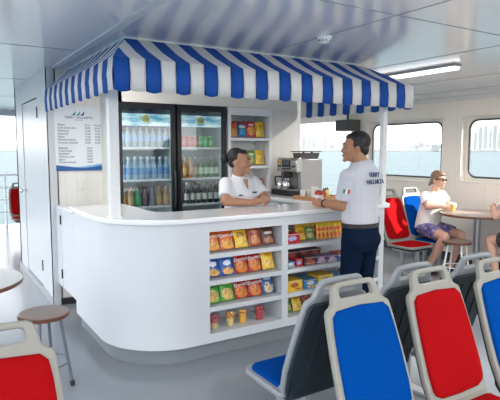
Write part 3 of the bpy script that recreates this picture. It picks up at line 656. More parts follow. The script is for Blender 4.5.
fruit_cup(1.875, ((0.85, 0.5, 0.15), W_), (R_, (0.7, 0.25, 0.25)), 0.05, 'leftmost fruit cup, red berries over yellow fruit, lowest shelf')
fruit_cup(2.02, (Y_, W_), ((0.75, 0.2, 0.05), Y_), 0.062, 'second fruit cup from the left, melon with red topping, lowest shelf')
fruit_cup(2.135, (O_, Y_), (O_, (0.9, 0.5, 0.1)), 0.06, 'fruit cup full of orange mango, lowest shelf')
fruit_cup(2.30, (R_, (0.6, 0.1, 0.1)), (R_, (0.75, 0.15, 0.12)), 0.06, 'fruit cup of red strawberries with straw, rightmost, lowest shelf', True)

# ------------------------------------------------------------------ coffee machine (front faces the barista, -x)
cf = thing('coffee_machine', 'steel bean-to-cup coffee machine with hopper on the side worktop', 'coffee machine', (3.42, 4.67, 1.10), rz=-PI/2)
MB().box(-0.19, 0.19, 0.04, 0.34, 0.06, 0.40).build('body', STEEL, cf, bevel=0.008)
MB().prism([(-0.02, 0.26), (-0.02, 0.385), (0.0, 0.415), (0.06, 0.415), (0.06, 0.26)], -0.185, 0.185, lambda a, b, d: (d, a, b)).build('front_hood', mat('polished_steel', (0.62, 0.62, 0.60), 0.22, 0.9, noise=0.03), cf, bevel=0.006)
dp = MB().box(-0.075, 0.075, -0.024, -0.018, 0.285, 0.385).build('display', BLACK, cf)
MB().box(-0.05, 0.05, -0.026, -0.024, 0.335, 0.375).build('screen', mat('screen_blue_grey', (0.12, 0.16, 0.2), 0.15), dp)
for x in (-0.05, -0.017, 0.017, 0.05): MB().cone((x, -0.024, 0.305), (x, -0.029, 0.305), 0.008).build('button', CHROME, dp)
for x in (-0.13, 0.13): MB().box(x-0.028, x+0.028, -0.024, -0.018, 0.31, 0.33).build('button', DARK, cf)
sp = MB().box(-0.05, 0.05, -0.03, 0.045, 0.19, 0.262).build('spout_head', BLACK, cf, bevel=0.006)
for x in (-0.022, 0.022): MB().cone((x, -0.01, 0.165), (x, -0.01, 0.195), 0.008).build('spout', CHROME, sp)
MB().box(-0.165, 0.165, 0.025, 0.045, 0.07, 0.25).build('splash_panel', mat('dark_steel', (0.30, 0.30, 0.30), 0.3, 0.8), cf)
MB().prism(rrect(-0.20, 0.20, -0.10, 0.33, 0.03, 4), 0.0, 0.062, lambda a, b, d: (a, b, d)).build('base', BLACK, cf, bevel=0.008)
MB().box(-0.16, 0.16, -0.09, 0.03, 0.062, 0.07).build('drip_tray', STEEL, cf, bevel=0.002)
mb = MB()
for k in range(12): mb.box(-0.15+k*0.026, -0.142+k*0.026, -0.085, 0.02, 0.07, 0.0715)
mb.build('drip_grate', DARK, cf)
hp = MB().prism([(0.03, 0.40), (0.0, 0.47), (0.19, 0.47), (0.16, 0.40)], 0.06, 0.30, lambda a, b, d: (a, d, b)).build('bean_hopper', mat('smoked_plastic', (0.14, 0.13, 0.12), 0.15), cf, bevel=0.004)
MB().box(-0.01, 0.20, 0.04, 0.32, 0.478, 0.488).build('hopper_lid', BLACK, hp, bevel=0.004)
for x in (0.02, 0.17): MB().box(x-0.008, x+0.008, 0.19, 0.21, 0.468, 0.479).build('catch', BLACK, hp)
MB().tube([(-0.19, 0.0, 0.10), (-0.235, -0.0, 0.10), (-0.245, 0.0, 0.12), (-0.245, 0.0, 0.18), (-0.235, 0.0, 0.195), (-0.19, 0, 0.195)], 0.008).cone((-0.145, 0.0, 0.09), (-0.19, 0, 0.1), 0.01).cone((-0.19, 0.0, 0.195), (-0.15, 0.03, 0.2), 0.01).build('steam_wand', BLACK, cf)
for i, (x, c) in enumerate(((0.03, 'by the wall'), (-0.08, 'nearer the counter'))):
    o = thing('coffee_jug', 'steel milk jug on the drip tray of the coffee machine, '+c, 'jug', (3.355, 4.67-x-0.02, 1.172), group='steel jugs on the coffee machine')
    MB().lathe([(0.034, 0), (0.036, 0.004), (0.034, 0.06), (0.028, 0.08), (0.032, 0.09), (0.030, 0.09), (0.026, 0.08), (0.031, 0.06), (0.033, 0.006), (0.001, 0.006)], n=20).build('body', CHROME, o)
    MB().tube([(0.0, -0.033, 0.07), (0, -0.058, 0.068), (0, -0.062, 0.04), (0, -0.035, 0.02)], 0.004).build('handle', CHROME, o)
# tray with cups, napkins
tr = thing('serving_tray', 'light wooden tray of cups and napkins beside the coffee machine', 'tray', (3.40, 4.13, 1.10), rz=math.radians(4))
MB().box(-0.2, 0.2, -0.15, 0.15, 0.0, 0.012).build('base', TRAYW, tr, bevel=0.002)
MB().box(-0.2, 0.2, -0.15, -0.14, 0.012, 0.034).box(-0.2, 0.2, 0.14, 0.15, 0.012, 0.034).box(-0.2, -0.19, -0.14, 0.14, 0.012, 0.034).box(0.19, 0.2, -0.14, 0.14, 0.012, 0.034).build('rim', TRAYW, tr, bevel=0.002)
def pcup(x, y, z, n, lab, r=0.032, h=0.075):
    o = thing('paper_cup', lab, 'cup', (x, y, z), group='white cups on the wooden tray')
    mb = MB()
    for k in range(n): mb.lathe([(r*0.75, k*0.012), (r, h+k*0.012), (r+0.002, h+k*0.012), (r+0.002, h+0.003+k*0.012), (r-0.002, h+0.002+k*0.012), (r*0.74, 0.004+k*0.012)], n=18)
    mb.build('cup', PAPER, o, smooth=50)
pcup(3.27, 4.20, 1.1125, 1, 'single white paper cup on the left of the wooden tray')
pcup(3.345, 4.19, 1.1125, 1, 'white paper cup second from the left on the wooden tray')
pcup(3.43, 4.21, 1.1125, 2, 'nested pair of white paper cups in the middle of the tray', 0.036, 0.09)
o = thing('napkin_stack', 'folded white napkins standing at the middle of the wooden tray', 'napkins', (3.36, 4.08, 1.1125))
mb = MB()
for k in range(6): mb.box(-0.045+k*0.012, -0.040+k*0.012, -0.05, 0.05, 0, 0.085+0.01*(k % 2), M=Matrix.Rotation(math.radians(8-3*k), 4, 'Y'))
mb.build('napkins', PAPER, o)
for i, (x, y, c, lab) in enumerate(((3.47, 4.08, (0.80, 0.62, 0.08), 'yellow sauce bottle at the right of the wooden tray'), (3.53, 4.12, (0.70, 0.72, 0.30), 'lime green sauce bottle at the right end of the wooden tray'), (3.42, 4.05, (0.55, 0.06, 0.04), 'red sauce bottle among the cups on the wooden tray'))):
    o = thing('sauce_bottle', lab, 'bottle', (x, y, 1.1125), group='sauce bottles on the wooden tray')
    MB().lathe([(0.022, 0), (0.024, 0.01), (0.022, 0.06), (0.012, 0.078)], n=16).build('body', mat('sauce_%d' % i, c, 0.3), o, smooth=50)
    MB().lathe([(0.013, 0.078), (0.010, 0.088), (0.003, 0.105)], n=12).build('nozzle', mat('nozzle_%d' % i, (0.15, 0.08, 0.05), 0.4), o)

# ------------------------------------------------------------------ seats
LEAN = math.radians(19.5); SZ = 0.385; WX, WS = 1.085, 1.08
def bpnt(x, s, d=0.0): return V((x, s*math.sin(LEAN)-d*math.cos(LEAN), SZ+s*math.cos(LEAN)+d*math.sin(LEAN)))   # d>0 towards sitter
half = [(0.172, -0.04), (0.190, 0.02), (0.202, 0.12), (0.197, 0.28), (0.187, 0.42), (0.181, 0.478), (0.172, 0.495), (0.150, 0.507), (0.141, 0.518), (0.134, 0.545), (0.126, 0.577), (0.117, 0.590), (0.100, 0.599)]
half = [(a*WX, b*WS) for a, b in half]
BACKO = half+[(0.0, 0.602*WS)]+[(-a, b) for a, b in half[::-1]]
HOLE = rrect(-0.093*WX, 0.093*WX, 0.533*WS, 0.576*WS, [0.012, 0.02, 0.02, 0.012], 4)
PB = plate([BACKO, HOLE], 0.030, 0.009)
PBB = plate([[(a*0.93, 0.0+b*0.97) for a, b in BACKO if b < 0.515*WS]], 0.02, 0.006)
SEATO = rrect(-0.210, 0.210, -0.385, 0.0, [0.07, 0.03, 0.03, 0.07], 6)
PS = plate([SEATO], 0.026, 0.008)
PSB = plate([rrect(-0.185, 0.185, -0.36, -0.01, [0.07, 0.03, 0.03, 0.07], 6)], 0.022, 0.006)
def pad(outline, th, f):
    cx = sum(a for a, b in outline)/len(outline); cy = sum(b for a, b in outline)/len(outline); mb = MB(); rings = []
    for sc, h in ((1.0, 0.0), (1.0, th*0.45), (0.975, th*0.8), (0.92, th*0.97), (0.6, th*1.12), (0.2, th*1.18)):
        rings.append([f(cx+(a-cx)*sc, cy+(b-cy)*sc, h) for a, b in outline])
    return mb.loft(rings)
def seat(col, label, loc, rz, group, rim=None):
    o = thing('passenger_seat', label, 'seat', loc, rz, group)
    mb = MB().add([bpnt(p.x, p.y, p.z) for p in PB[0]], PB[1])
    mb.add([V((p.x, p.y+0.01, SZ-0.005+p.z+0.04*max(0, -(p.y+0.2))-0.02)) for p in PS[0]], PS[1])
    # curved join of seat and back
    pr = [(a, b-0.45+SZ) for a, b in [(-0.05, 0.438), (-0.01, 0.43), (0.02, 0.445), (0.035, 0.48), (0.02, 0.49), (0.0, 0.462), (-0.05, 0.455)]]
    mb.prism(pr, -0.182, 0.182, lambda a, b, d: (d, a, b))
    mb.build('shell', rim or SHELL, o, smooth=40)
    mb = MB().add([bpnt(p.x, p.y, p.z-0.023) for p in PBB[0]], PBB[1])
    mb.add([V((p.x, p.y, SZ-0.045+p.z)) for p in PSB[0]], PSB[1])
    for x in (-0.09, 0.0, 0.09): 
        mb.tube([bpnt(x, 0.03, -0.032), bpnt(x, 0.48, -0.032)], 0.007, 8)
    mb.prism([(a, b-0.45+SZ) for a, b in [(-0.04, 0.395), (0.02, 0.395), (0.050, 0.43), (0.058, 0.52), (0.03, 0.52), (0.0, 0.43)]], -0.17, 0.17, lambda a, b, d: (d, a, b))
    mb.build('back_shell', SHELLB, o, smooth=40)
    co = [(0.158, 0.045), (0.171, 0.065), (0.176, 0.14), (0.173, 0.28), (0.165, 0.40), (0.156, 0.460), (0.131, 0.484), (0.0, 0.493)]
    co = [(0.0, 0.026), (0.125, 0.030)]+co[:-1]+[(0.0, 0.493)]+[(-a, b) for a, b in co[:-1][::-1]]+[(-0.125, 0.030)]
    co = [(a*WX, b*WS) for a, b in co]
    pad(co, 0.020, lambda a, b, h: bpnt(a, b, 0.0145+h)).build('backrest_cushion', col, o, smooth=50)
    pad(rrect(-0.178, 0.178, -0.355, -0.035, [0.06, 0.03, 0.03, 0.06], 6), 0.020, lambda a, b, h: V((a, b, SZ-0.0125+0.04*max(0, -(b+0.2))+h))).build('seat_cushion', col, o, smooth=50)
    for y in (-0.28, -0.06): MB().box(-0.02, 0.02, y-0.02, y+0.02, 0.02, SZ-0.05).build('leg', GREYM, o, bevel=0.003)
    MB().box(-0.16, 0.16, -0.30, -0.04, SZ-0.08, SZ-0.054).build('mounting_plate', GREYM, o, bevel=0.003)
    MB().box(-0.035, 0.035, -0.33, -0.01, 0.0, 0.02).build('foot_plate', GREYM, o, bevel=0.003)
    return o
GB, GA, GW = 'seats facing the camera in the front row', 'seats facing the snack bar', 'seats along the window wall'
seat(BLUEV, 'blue seat in the middle of the front row, facing the camera', (1.66, 1.54, 0), 0, GB)
seat(REDV, 'red seat between two blue seats in the front row', (2.165, 1.52, 0), 0, GB)
seat(BLUEV, 'blue seat cut by the right edge of the photo', (2.66, 1.49, 0), 0, GB)
seat(REDV, 'red seat across the aisle in the lower left corner, before the stool', (0.165, 1.735, 0), 0, GB)
seat(BLUEV, 'blue seat with slate grey back turned away, its cushion facing the snack bar', (1.665, 2.045, 0), PI, GA, RIMG)
seat(BLUEV, 'seat with slate grey back behind the red front seat', (2.18, 2.045, 0), PI, GA, RIMG)
seat(REDV, 'seat with slate grey back behind the rightmost blue front seat', (2.70, 2.03, 0), PI, GA, RIMG)
seat(REDV, 'empty red seat with sun patch beside the woman in sunglasses', (5.16, 4.60, 0), 0, GW).scale = (1.08, 1.08, 1.09)
seat(BLUEV, 'blue seat by the window with the woman in sunglasses on it', (5.67, 4.66, 0), 0, GW).scale = (1.08, 1.08, 1.09)
seat(REDV, 'red seat far behind, by the stern beyond the white storage door', (1.47, 10.25, 0), 0, None)
seat(BLUEV, 'blue seat under the window with its occupant holding a beer', (5.86, 3.18, 0), PI, GW)

# ------------------------------------------------------------------ tables and stools
def table(x, y, r, z, label, ntop):
    o = thing('round_table', label, 'table', (x, y, 0), group='round pedestal tables')
    tp = MB().lathe([(0.001, z-0.006), (r-0.004, z-0.006), (r, z-0.003), (r-0.003, z), (0.001, z)], n=56).build('tabletop', ntop, o, smooth=30)
    MB().lathe([(0.001, z-0.03), (r-0.004, z-0.03), (r+0.001, z-0.026), (r+0.001, z-0.008), (r-0.003, z-0.006), (0.001, z-0.006)], n=56).build('edge_band', WOODE, o, smooth=30)
    MB().lathe([(0.042, 0.02), (0.042, z-0.03)], n=20).build('pedestal', GREYM, o)
    MB().lathe([(0.001, 0), (0.21, 0), (0.21, 0.008), (0.05, 0.025), (0.001, 0.025)], n=32).build('base', DARK, o)
TX, TY, TZ = 5.88, 3.97, 0.81
table(TX, TY, 0.455, TZ, 'round brown table by the window, between the two people drinking beer', mat('table_top_taupe', (0.36, 0.29, 0.25), 0.22, noise=0.12, nscale=10))
table(0.10, 3.80, 0.425, 0.75, 'round table with pale glossy top at the left edge of the photo', mat('pale_table_top', (0.62, 0.62, 0.60), 0.15, noise=0.05, nscale=6))
def stool(x, y, h, r, label, legm, a0=0.0):
    o = thing('wooden_stool', label, 'stool', (x, y, 0), group='round wooden stools')
    MB().lathe([(0.001, h-0.032), (r-0.006, h-0.032), (r, h-0.026), (r, h-0.012), (r-0.008, h-0.01), (0.001, h-0.01)], n=40).build('seat_rim', WOODE, o, smooth=30)
    MB().lathe([(0.001, h-0.0098), (r-0.008, h-0.0098), (r-0.004, h-0.006), (r-0.012, h), (0.001, h)], n=40).build('seat', WOOD, o, smooth=30)
    for k in range(4):
        a = a0+PI/4+PI/2*k; d = V((math.cos(a), math.sin(a), 0))
        l = MB().cone(d*(r*0.62)+V((0, 0, h-0.032)), d*(r*1.02)+V((0, 0, 0.03)), 0.011).build('leg', legm, o)
        MB().cone(d*(r*1.02)+V((0, 0, 0.035)), d*(r*1.045)+V((0, 0, 0.0)), 0.015, 0.016).build('rubber_foot', BLACK, l)
    rr = r*(0.62+0.40*(h-0.032-0.17)/(h-0.062))
    MB().tube([(rr*math.cos(2*PI*k/28), rr*math.sin(2*PI*k/28), 0.17) for k in range(28)], 0.006, 8, closed=True).build('foot_ring', legm, o)
stool(0.62, 3.60, 0.52, 0.165, 'brown round stool with steel legs beside the left table', mat('stool_steel', (0.16, 0.18, 0.21), 0.4, 0.3), 0.35)
stool(5.50, 3.98, 0.49, 0.175, 'brown round stool with white legs before the window table', WPAINT, 0.3)
# ------------------------------------------------------------------ people
def remesh(o, vox, smooth=3, fac=0.5):
    m = o.modifiers.new('r', 'REMESH'); m.mode = 'VOXEL'; m.voxel_size = vox; m.use_smooth_shade = True
    if smooth: s = o.modifiers.new('s', 'SMOOTH'); s.iterations = smooth; s.factor = fac
    return o
def frame(f):                      # columns: left, back, up for a facing direction f (local -y = facing)
    f = V(f).normalized(); up = V((0, 0, 1)); l = up.cross(f).normalized(); u = f.cross(l)
    return Matrix((l, -f, u)).transposed()
def ringloft(mb, secs, R, n=20, p=2.3):
    """secs: (centre, half width, half depth)"""
    rings = []
    for c, a, b in secs:
        r = []
        for j in range(n):
            t = 2*PI*j/n; ct, st = math.cos(t), math.sin(t)
            k = (abs(ct)**p+abs(st)**p)**(-1/p)
            r.append(V(c)+R @ V((a*ct*k, b*st*k, 0)))
        rings.append(r)
    return mb.loft(rings)
def head(mb, c, R, sc=1.0, jaw=1.0, tilt=0):
    q = lambda x, y, z: V(c)+R @ (V((x, y, z))*sc)
    e = lambda p, r: mb.ell(q(*p), tuple(k*sc for k in r), R, 18, 12)
    e((0, 0.014, 0.035), (0.074, 0.094, 0.084)); e((0, -0.020, -0.015), (0.062, 0.070, 0.086)); e((0, -0.028, -0.062), (0.049*jaw, 0.054, 0.044))
    e((0, -0.080, -0.092), (0.020*jaw, 0.018, 0.016)); e((0, -0.068, 0.034), (0.052, 0.026, 0.016))
    for s in (-1, 1):
        e((s*0.036, -0.066, -0.022), (0.022, 0.022, 0.020)); e((s*0.073, 0.014, -0.012), (0.009, 0.019, 0.031)); e((s*0.013, -0.094, -0.028), (0.009, 0.010, 0.008))
    mb.cap(q(0, -0.082, 0.016), q(0, -0.100, -0.022), 0.008*sc, 0.0105*sc, 10)
    e((0, -0.086, -0.052), (0.024, 0.013, 0.0065)); e((0, -0.083, -0.064), (0.020, 0.013, 0.0075))
def face_bits(o, c, R, sc, brow=(0.03, 0.02, 0.015), lip=(0.45, 0.15, 0.13), smile=False, eyes=True):
    q = lambda x, y, z: V(c)+R @ (V((x, y, z))*sc)
    if eyes:
        for s in (-1, 1):
            e = MB().ell(q(s*0.029, -0.0800, 0.010), (0.0115*sc, 0.0055*sc, 0.0048*sc), R, 12, 8).build('eye', EYEW, o)
            MB().ell(q(s*0.029, -0.0845, 0.010), (0.0055*sc, 0.0025*sc, 0.0048*sc), R, 10, 6).build('iris', EYED, e)
    mb = MB()
    for s in (-1, 1): mb.tube([q(s*0.014, -0.094, 0.033), q(s*0.030, -0.091, 0.038), q(s*0.047, -0.078, 0.033)], [0.003*sc, 0.0042*sc, 0.0022*sc], 8)
    mb.build('eyebrows', mat('brow', brow, 0.7), o)
    MB().tube([q(-0.024, -0.084, -0.050), q(-0.010, -0.0975, -0.0565), q(0.010, -0.0975, -0.0565), q(0.024, -0.084, -0.050)], [0.002, 0.0048, 0.0048, 0.002], 8).build('lips', mat('lip', lip, 0.45), o)
    if smile: MB().tube([q(-0.016, -0.0935, -0.0535), q(0, -0.101, -0.0575), q(0.016, -0.0935, -0.0535)], [0.0015, 0.003, 0.0015], 8).build('teeth', PAPER, o)
EYEW = mat('eye_white', (0.42, 0.38, 0.35), 0.2); EYED = mat('eye_brown', (0.03, 0.015, 0.01), 0.1)
def hand(mb, wr, d, n, side, curl=0.5, sc=1.0, th=0.5):
    """wrist, finger direction d, palm normal n, side = +1 left hand"""
    wr, d, n = V(wr), V(d).normalized(), V(n); n = (n-d*n.dot(d)).normalized(); l = d.cross(n)*side
    R = Matrix((d, l, n)).transposed()
    mb.ell(wr+d*0.048*sc, (0.050*sc, 0.040*sc, 0.015*sc), R, 14, 8)
    mb.cap(wr-d*0.01, wr+d*0.03*sc, 0.024*sc, 0.022*sc, 10)
    for off, ln in ((-0.029, 0.062), (-0.0098, 0.076), (0.0098, 0.082), (0.029, 0.074)):
        k = wr+d*(0.085*sc-abs(off)*0.15)+l*off*sc; a = curl; r0 = 0.0088*sc
        for m_, rr in ((0.45, 0.0083), (0.32, 0.0076), (0.23, 0.0068)):
            dd = d*math.cos(a)+n*math.sin(a); k2 = k+dd*ln*m_*sc; mb.cap(k, k2, r0, rr*sc, 8); k = k2; r0 = rr*sc; a += curl*1.1
    b = wr+d*0.022*sc+l*0.028*sc; k = b+(d*0.55+l*0.65+n*0.35*th).normalized()*0.038*sc; k2 = k+(d*0.75+l*0.2+n*0.75*th).normalized()*0.032*sc
    mb.cap(b, k, 0.014*sc, 0.0105*sc, 8); mb.cap(k, k2, 0.0105*sc, 0.008*sc, 8)
def limb(mb, a, b, c, r):
    a, b, c = V(a), V(b), V(c); mb.cap(a, b, r[0], r[1], 14); mb.cap(b, b.lerp(c, 0.35), r[1], r[2], 14); mb.cap(b.lerp(c, 0.35), c, r[2], r[3], 14)
def shoe(mb, a, f, sc=1.0, h=0.0):
    a = V(a); R = frame((f[0], f[1], 0)); q = lambda x, y, z: V((a.x, a.y, h))+R @ V((x, y, z))
    mb.ell(q(0, 0.0, 0.045), (0.040*sc, 0.055*sc, 0.042), R, 14, 8); mb.ell(q(0, -0.09*sc, 0.030), (0.046*sc, 0.095*sc, 0.030), R, 16, 8)
def sole(mb, a, f, sc=1.0, h=0.0):
    a = V(a); R = frame((f[0], f[1], 0))
    for z in (0,): mb.loft([[V((a.x, a.y, h))+R @ V((0.046*sc*math.cos(2*PI*j/20), -0.06*sc+0.125*sc*math.sin(2*PI*j/20), zz)) for j in range(20)] for zz in (0.0, 0.016)])

SK1 = mat('skin_tan', (0.40, 0.20, 0.115), 0.5, noise=0.05, nscale=30); SK2 = mat('skin_warm_brown', (0.42, 0.215, 0.13), 0.5, noise=0.05, nscale=30); SK3 = mat('skin_light', (0.62, 0.36, 0.27), 0.5, noise=0.05, nscale=30)
HAIRB = mat('hair_black', (0.012, 0.010, 0.010), 0.45, noise=0.4, nscale=80, bump=0.4); HAIRL = mat('hair_light_brown', (0.22, 0.14, 0.085), 0.5, noise=0.4, nscale=80, bump=0.4)
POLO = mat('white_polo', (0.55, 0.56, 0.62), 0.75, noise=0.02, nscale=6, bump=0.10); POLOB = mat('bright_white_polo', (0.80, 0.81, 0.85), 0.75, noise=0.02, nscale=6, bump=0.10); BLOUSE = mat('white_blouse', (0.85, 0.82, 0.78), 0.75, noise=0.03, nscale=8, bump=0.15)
JEAN = mat('navy_denim', (0.004, 0.012, 0.034), 0.85, spec=0.1, noise=0.15, nscale=20, bump=0.15)

# ---- man at the counter
R0 = V((3.00, 3.09, 0))
man = thing('person', 'person in white polo and dark blue trousers leaning at the snack bar, back turned', 'person', R0)
f = V((-0.10, 0.995, 0)); RT = frame(f); L = RT @ V((1, 0, 0))          # L = his left
hf = V((-0.80, 0.60, -0.03)); RH = frame(hf); sc = 1.04
rel = lambda p: V(p)-R0
P = lambda x, y, z: RT @ V((x, y, 0))+V((0, 0, z))                       # body frame: x left, -y front
hips = P(0, 0.0, 0.93); hc = P(0.045, -0.03, 1.617)
shL, shR = P(0.165, 0.0, 1.395), P(-0.178, 0.005, 1.395)
elL = rel((2.80, 3.16, 1.155)); wrL = rel((2.80, 3.42, 1.165)); dL = V((0.35, 0.2, 0.12))
# the left forearm rests on the worktop, hand holding a snack cup
elL = rel((2.835, 3.13, 1.148)); wrL = rel((2.925, 3.46, 1.138))
elR = P(-0.27, -0.10, 1.15); wrR = P(-0.20, -0.36, 1.145)
mb = MB()
head(mb, hc, RH, sc, 1.08)
mb.cap(P(0, 0.015, 1.44), hc+V((0, 0, -0.06))+RH @ V((0, 0.025, 0)), 0.068, 0.062)
ringloft(mb, [(P(0, 0, 0.90), 0.15, 0.10), (P(0, 0, 1.05), 0.14, 0.10), (P(0, 0, 1.25), 0.16, 0.105), (P(0, 0, 1.38), 0.165, 0.09), (P(0, 0.005, 1.45), 0.08, 0.06)], RT)
limb(mb, shL, elL, wrL, (0.052, 0.044, 0.045, 0.028)); limb(mb, shR, elR, wrR, (0.052, 0.042, 0.043, 0.028))
dL = (V((2.855, 3.575, 0))-V((2.80, 3.46, 0))).normalized()
hand(mb, wrL, V((-0.16, 0.28, 0.03)), V((0.80, 0.5, -0.1)), 1, 0.6, 0.95)
hand(mb, wrR, f+V((0, 0, -0.05)), V((0, 0, -1)), -1, 0.15)
for s in (1, -1):
    kn = P(0.10*s, -0.02, 0.50); an = P(0.11*s, 0.03, 0.09)
    limb(mb, P(0.09*s, 0, 0.86), kn, an, (0.085, 0.055, 0.05, 0.035))
o = remesh(mb.build('body', SK1, man), 0.0065, 2)
face_bits(man, hc, RH, sc)
q = lambda x, y, z: hc+RH @ (V((x, y, z))*sc)
mb = MB()
mb.ell(q(0, 0.030, 0.052), (0.079*sc, 0.095*sc, 0.083*sc), RH, 20, 12).ell(q(0, -0.022, 0.084), (0.058, 0.052, 0.034), RH, 16, 10).ell(q(0, 0.062, -0.012), (0.064, 0.050, 0.060), RH, 16, 10)
for s in (-1, 1): mb.ell(q(s*0.060, 0.022, 0.030), (0.020, 0.052, 0.045), RH, 14, 8)
remesh(mb.build('hair', HAIRB, man), 0.006, 8)
mb = MB()
ringloft(mb, [(P(0, 0.0, 1.005), 0.164, 0.128), (P(0, 0.0, 1.06), 0.162, 0.130), (P(0, -0.005, 1.18), 0.160, 0.128), (P(0, 0, 1.30), 0.172, 0.124), (P(0, 0.008, 1.39), 0.178, 0.110), (P(0, 0.012, 1.445), 0.145, 0.092), (P(0, 0.012, 1.500), 0.090, 0.080)], RT)
for a, b in ((shL, elL), (shR, elR)):
    mb.ell(a+V((0, 0, -0.004)), (0.062,)*3); mb.cone(a, a.lerp(b, 0.78), 0.062, 0.064, 16)
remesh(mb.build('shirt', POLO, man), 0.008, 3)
MB().tube([P(0.068*math.cos(t_), 0.010+0.070*math.sin(t_), 1.488+0.022*math.sin(t_)) for t_ in [2*PI*k/24 for k in range(24)]], 0.014, 8, closed=True).build('collar', POLO, man)
mb = MB()
ringloft(mb, [(P(0, 0.0, 0.78), 0.165, 0.125), (P(0, 0.01, 0.86), 0.172, 0.138), (P(0, 0.005, 0.94), 0.165, 0.128), (P(0, 0, 1.015), 0.158, 0.118)], RT)
for s in (1, -1):
    kn = P(0.098*s, -0.025, 0.50); an = P(0.105*s, 0.02, 0.07)
    mb.ell(P(0.085*s, 0.045, 0.87), (0.085, 0.085, 0.09)); mb.cap(P(0.083*s, 0.0, 0.84), kn, 0.098, 0.072, 16); mb.cone(kn, an, 0.072, 0.060, 16)
remesh(mb.build('trousers', JEAN, man), 0.008, 3)
MB().loft([[P(0.176*math.cos(t_), 0.002+0.134*math.sin(t_), z) for t_ in [2*PI*k/32 for k in range(32)]] for z in (0.978, 1.012)], cap=False).build('belt', mat('belt_black', (0.02, 0.02, 0.022), 0.35), man)
for s in (1, -1):
    mb = MB(); shoe(mb, P(0.105*s, 0.02, 0), f); x = remesh(mb.build('shoe', BLACK, man), 0.008, 2)
    mb = MB(); sole(mb, P(0.105*s, 0.02, 0), f); mb.build('sole', mat('sole_grey', (0.3, 0.3, 0.3), 0.6), x)
dd = (wrL-elL).normalized(); wc = wrL-dd*0.018; a_ = dd.orthogonal().normalized(); b_ = dd.cross(a_)
w_ = MB().tube([wc+(a_*math.cos(2*PI*k/20)+b_*math.sin(2*PI*k/20))*0.031 for k in range(20)], 0.007, 8, closed=True).build('wrist_watch', BLACK, man)
MB().ell(wc+V((-0.022, -0.022, 0.012)), (0.014, 0.014, 0.014)).build('watch_face', DARK, w_)
# lettering on the back of the shirt
bn = RT @ V((0, 1, 0)); ang = math.atan2(bn.y, bn.x)+PI/2
for l_, z, sz, yy in (('FERRY', 1.402, 0.052, 0.122), ('VALLARTA', 1.346, 0.052, 0.131)):
    text(l_, sz, NAVY, man, P(-0.020, yy, z), rot=(math.radians(78), 0, ang), name='shirt_lettering', ext=0.0025, sx=0.85)
# flag patch on the left sleeve
sd = (elL-shL).normalized(); mid = shL.lerp(elL, 0.44); outn = (V((-0.50, -0.86, 0))-sd*V((-0.50, -0.86, 0)).dot(sd)).normalized(); side_ = sd.cross(outn)
pc = mid+outn*0.0645
for k, (cc, nm) in enumerate((((0.62, 0.03, 0.05), 'red'), ((0.85, 0.85, 0.85), 'white'), ((0.02, 0.28, 0.14), 'green'))):
    x0 = (k-1.5)*0.016; mb = MB(); vs = []
    for dz in (0.0, 0.006):
        for uu, ww in ((x0, -0.016), (x0+0.016, -0.016), (x0+0.016, 0.016), (x0, 0.016)):
            th_ = uu/0.062; vs.append(mid+(outn*math.cos(th_)+side_*math.sin(th_))*(0.0640+dz)+sd*ww)
    mb.add(vs, [(0, 1, 2, 3), (4, 5, 6, 7), (0, 1, 5, 4), (1, 2, 6, 5), (2, 3, 7, 6), (3, 0, 4, 7)])
    mb.build('flag_patch', mat('flag_'+nm, cc, 0.7), man)
o = thing('snack_cup', 'red and white snack cup held in the hand of the man at the counter', 'cup', (2.965, 3.575, 1.10))
MB().lathe([(0.030, 0), (0.041, 0.13), (0.039, 0.13), (0.029, 0.004), (0.001, 0.004)], n=20).build('cup', mat('cup_red', (0.55, 0.06, 0.05), 0.4), o, smooth=50)
MB().lathe([(0.0345, 0.048), (0.0392, 0.102)], n=20, cap=False).build('label', PAPER, o)
mb = MB()
for k in range(8): mb.ell((0.019*math.cos(k*0.8), 0.019*math.sin(k*0.8), 0.130+0.004*(k % 3)), (0.015, 0.011, 0.010), None, 8, 6)
mb.build('snack', mat('snack_brown', (0.35, 0.14, 0.08), 0.6, noise=0.3), o)

# ---- barista
R0 = V((2.45, 4.09, 0)); bar = thing('person', 'person in white polo with dark hair in a bun serving behind the counter', 'person', R0)
f = V((0.10, -1.0, 0)).normalized(); RT = frame(f); hf = V((0.60, -0.80, -0.06)); RH = frame(hf); sc = 1.02
hc = P(-0.015, -0.04, 1.475)
P = lambda x, y, z: RT @ V((x, y, 0))+V((0, 0, z))
hc = P(-0.02, -0.03, 1.488)
rel = lambda p: V(p)-R0
shR, shL = P(-0.162, 0.0, 1.298), P(0.162, 0.0, 1.298)
elR, wrR = rel((2.21, 3.94, 1.150)), rel((2.42, 3.845, 1.140)); elL, wrL = rel((2.66, 3.97, 1.155)), rel((2.60, 3.86, 1.150))
mb = MB(); head(mb, hc, RH, sc, 0.94)
mb.cap(P(0, 0.01, 1.31), hc+V((0, 0, -0.06))+RH @ V((0, 0.02, 0)), 0.052, 0.047)
ringloft(mb, [(P(0, 0, 0.86), 0.15, 0.10), (P(0, 0, 1.0), 0.125, 0.09), (P(0, 0, 1.15), 0.14, 0.095), (P(0, 0, 1.26), 0.145, 0.08), (P(0, 0.005, 1.325), 0.07, 0.055)], RT)
limb(mb, shR, elR, wrR, (0.047, 0.040, 0.040, 0.025)); limb(mb, shL, elL, wrL, (0.047, 0.040, 0.040, 0.025))
hand(mb, wrR, V((0.9, -0.12, 0.08)), V((0.3, 0.9, -0.05)), -1, 0.45, 0.9); hand(mb, wrL, V((-0.6, -0.55, 0.12)), V((-0.5, 0.7, 0.0)), 1, 0.45, 0.9)
for s in (1, -1): limb(mb, P(0.085*s, 0, 0.82), P(0.09*s, -0.02, 0.46), P(0.09*s, 0.03, 0.09), (0.08, 0.052, 0.048, 0.034))
remesh(mb.build('body', SK2, bar), 0.0065, 2)
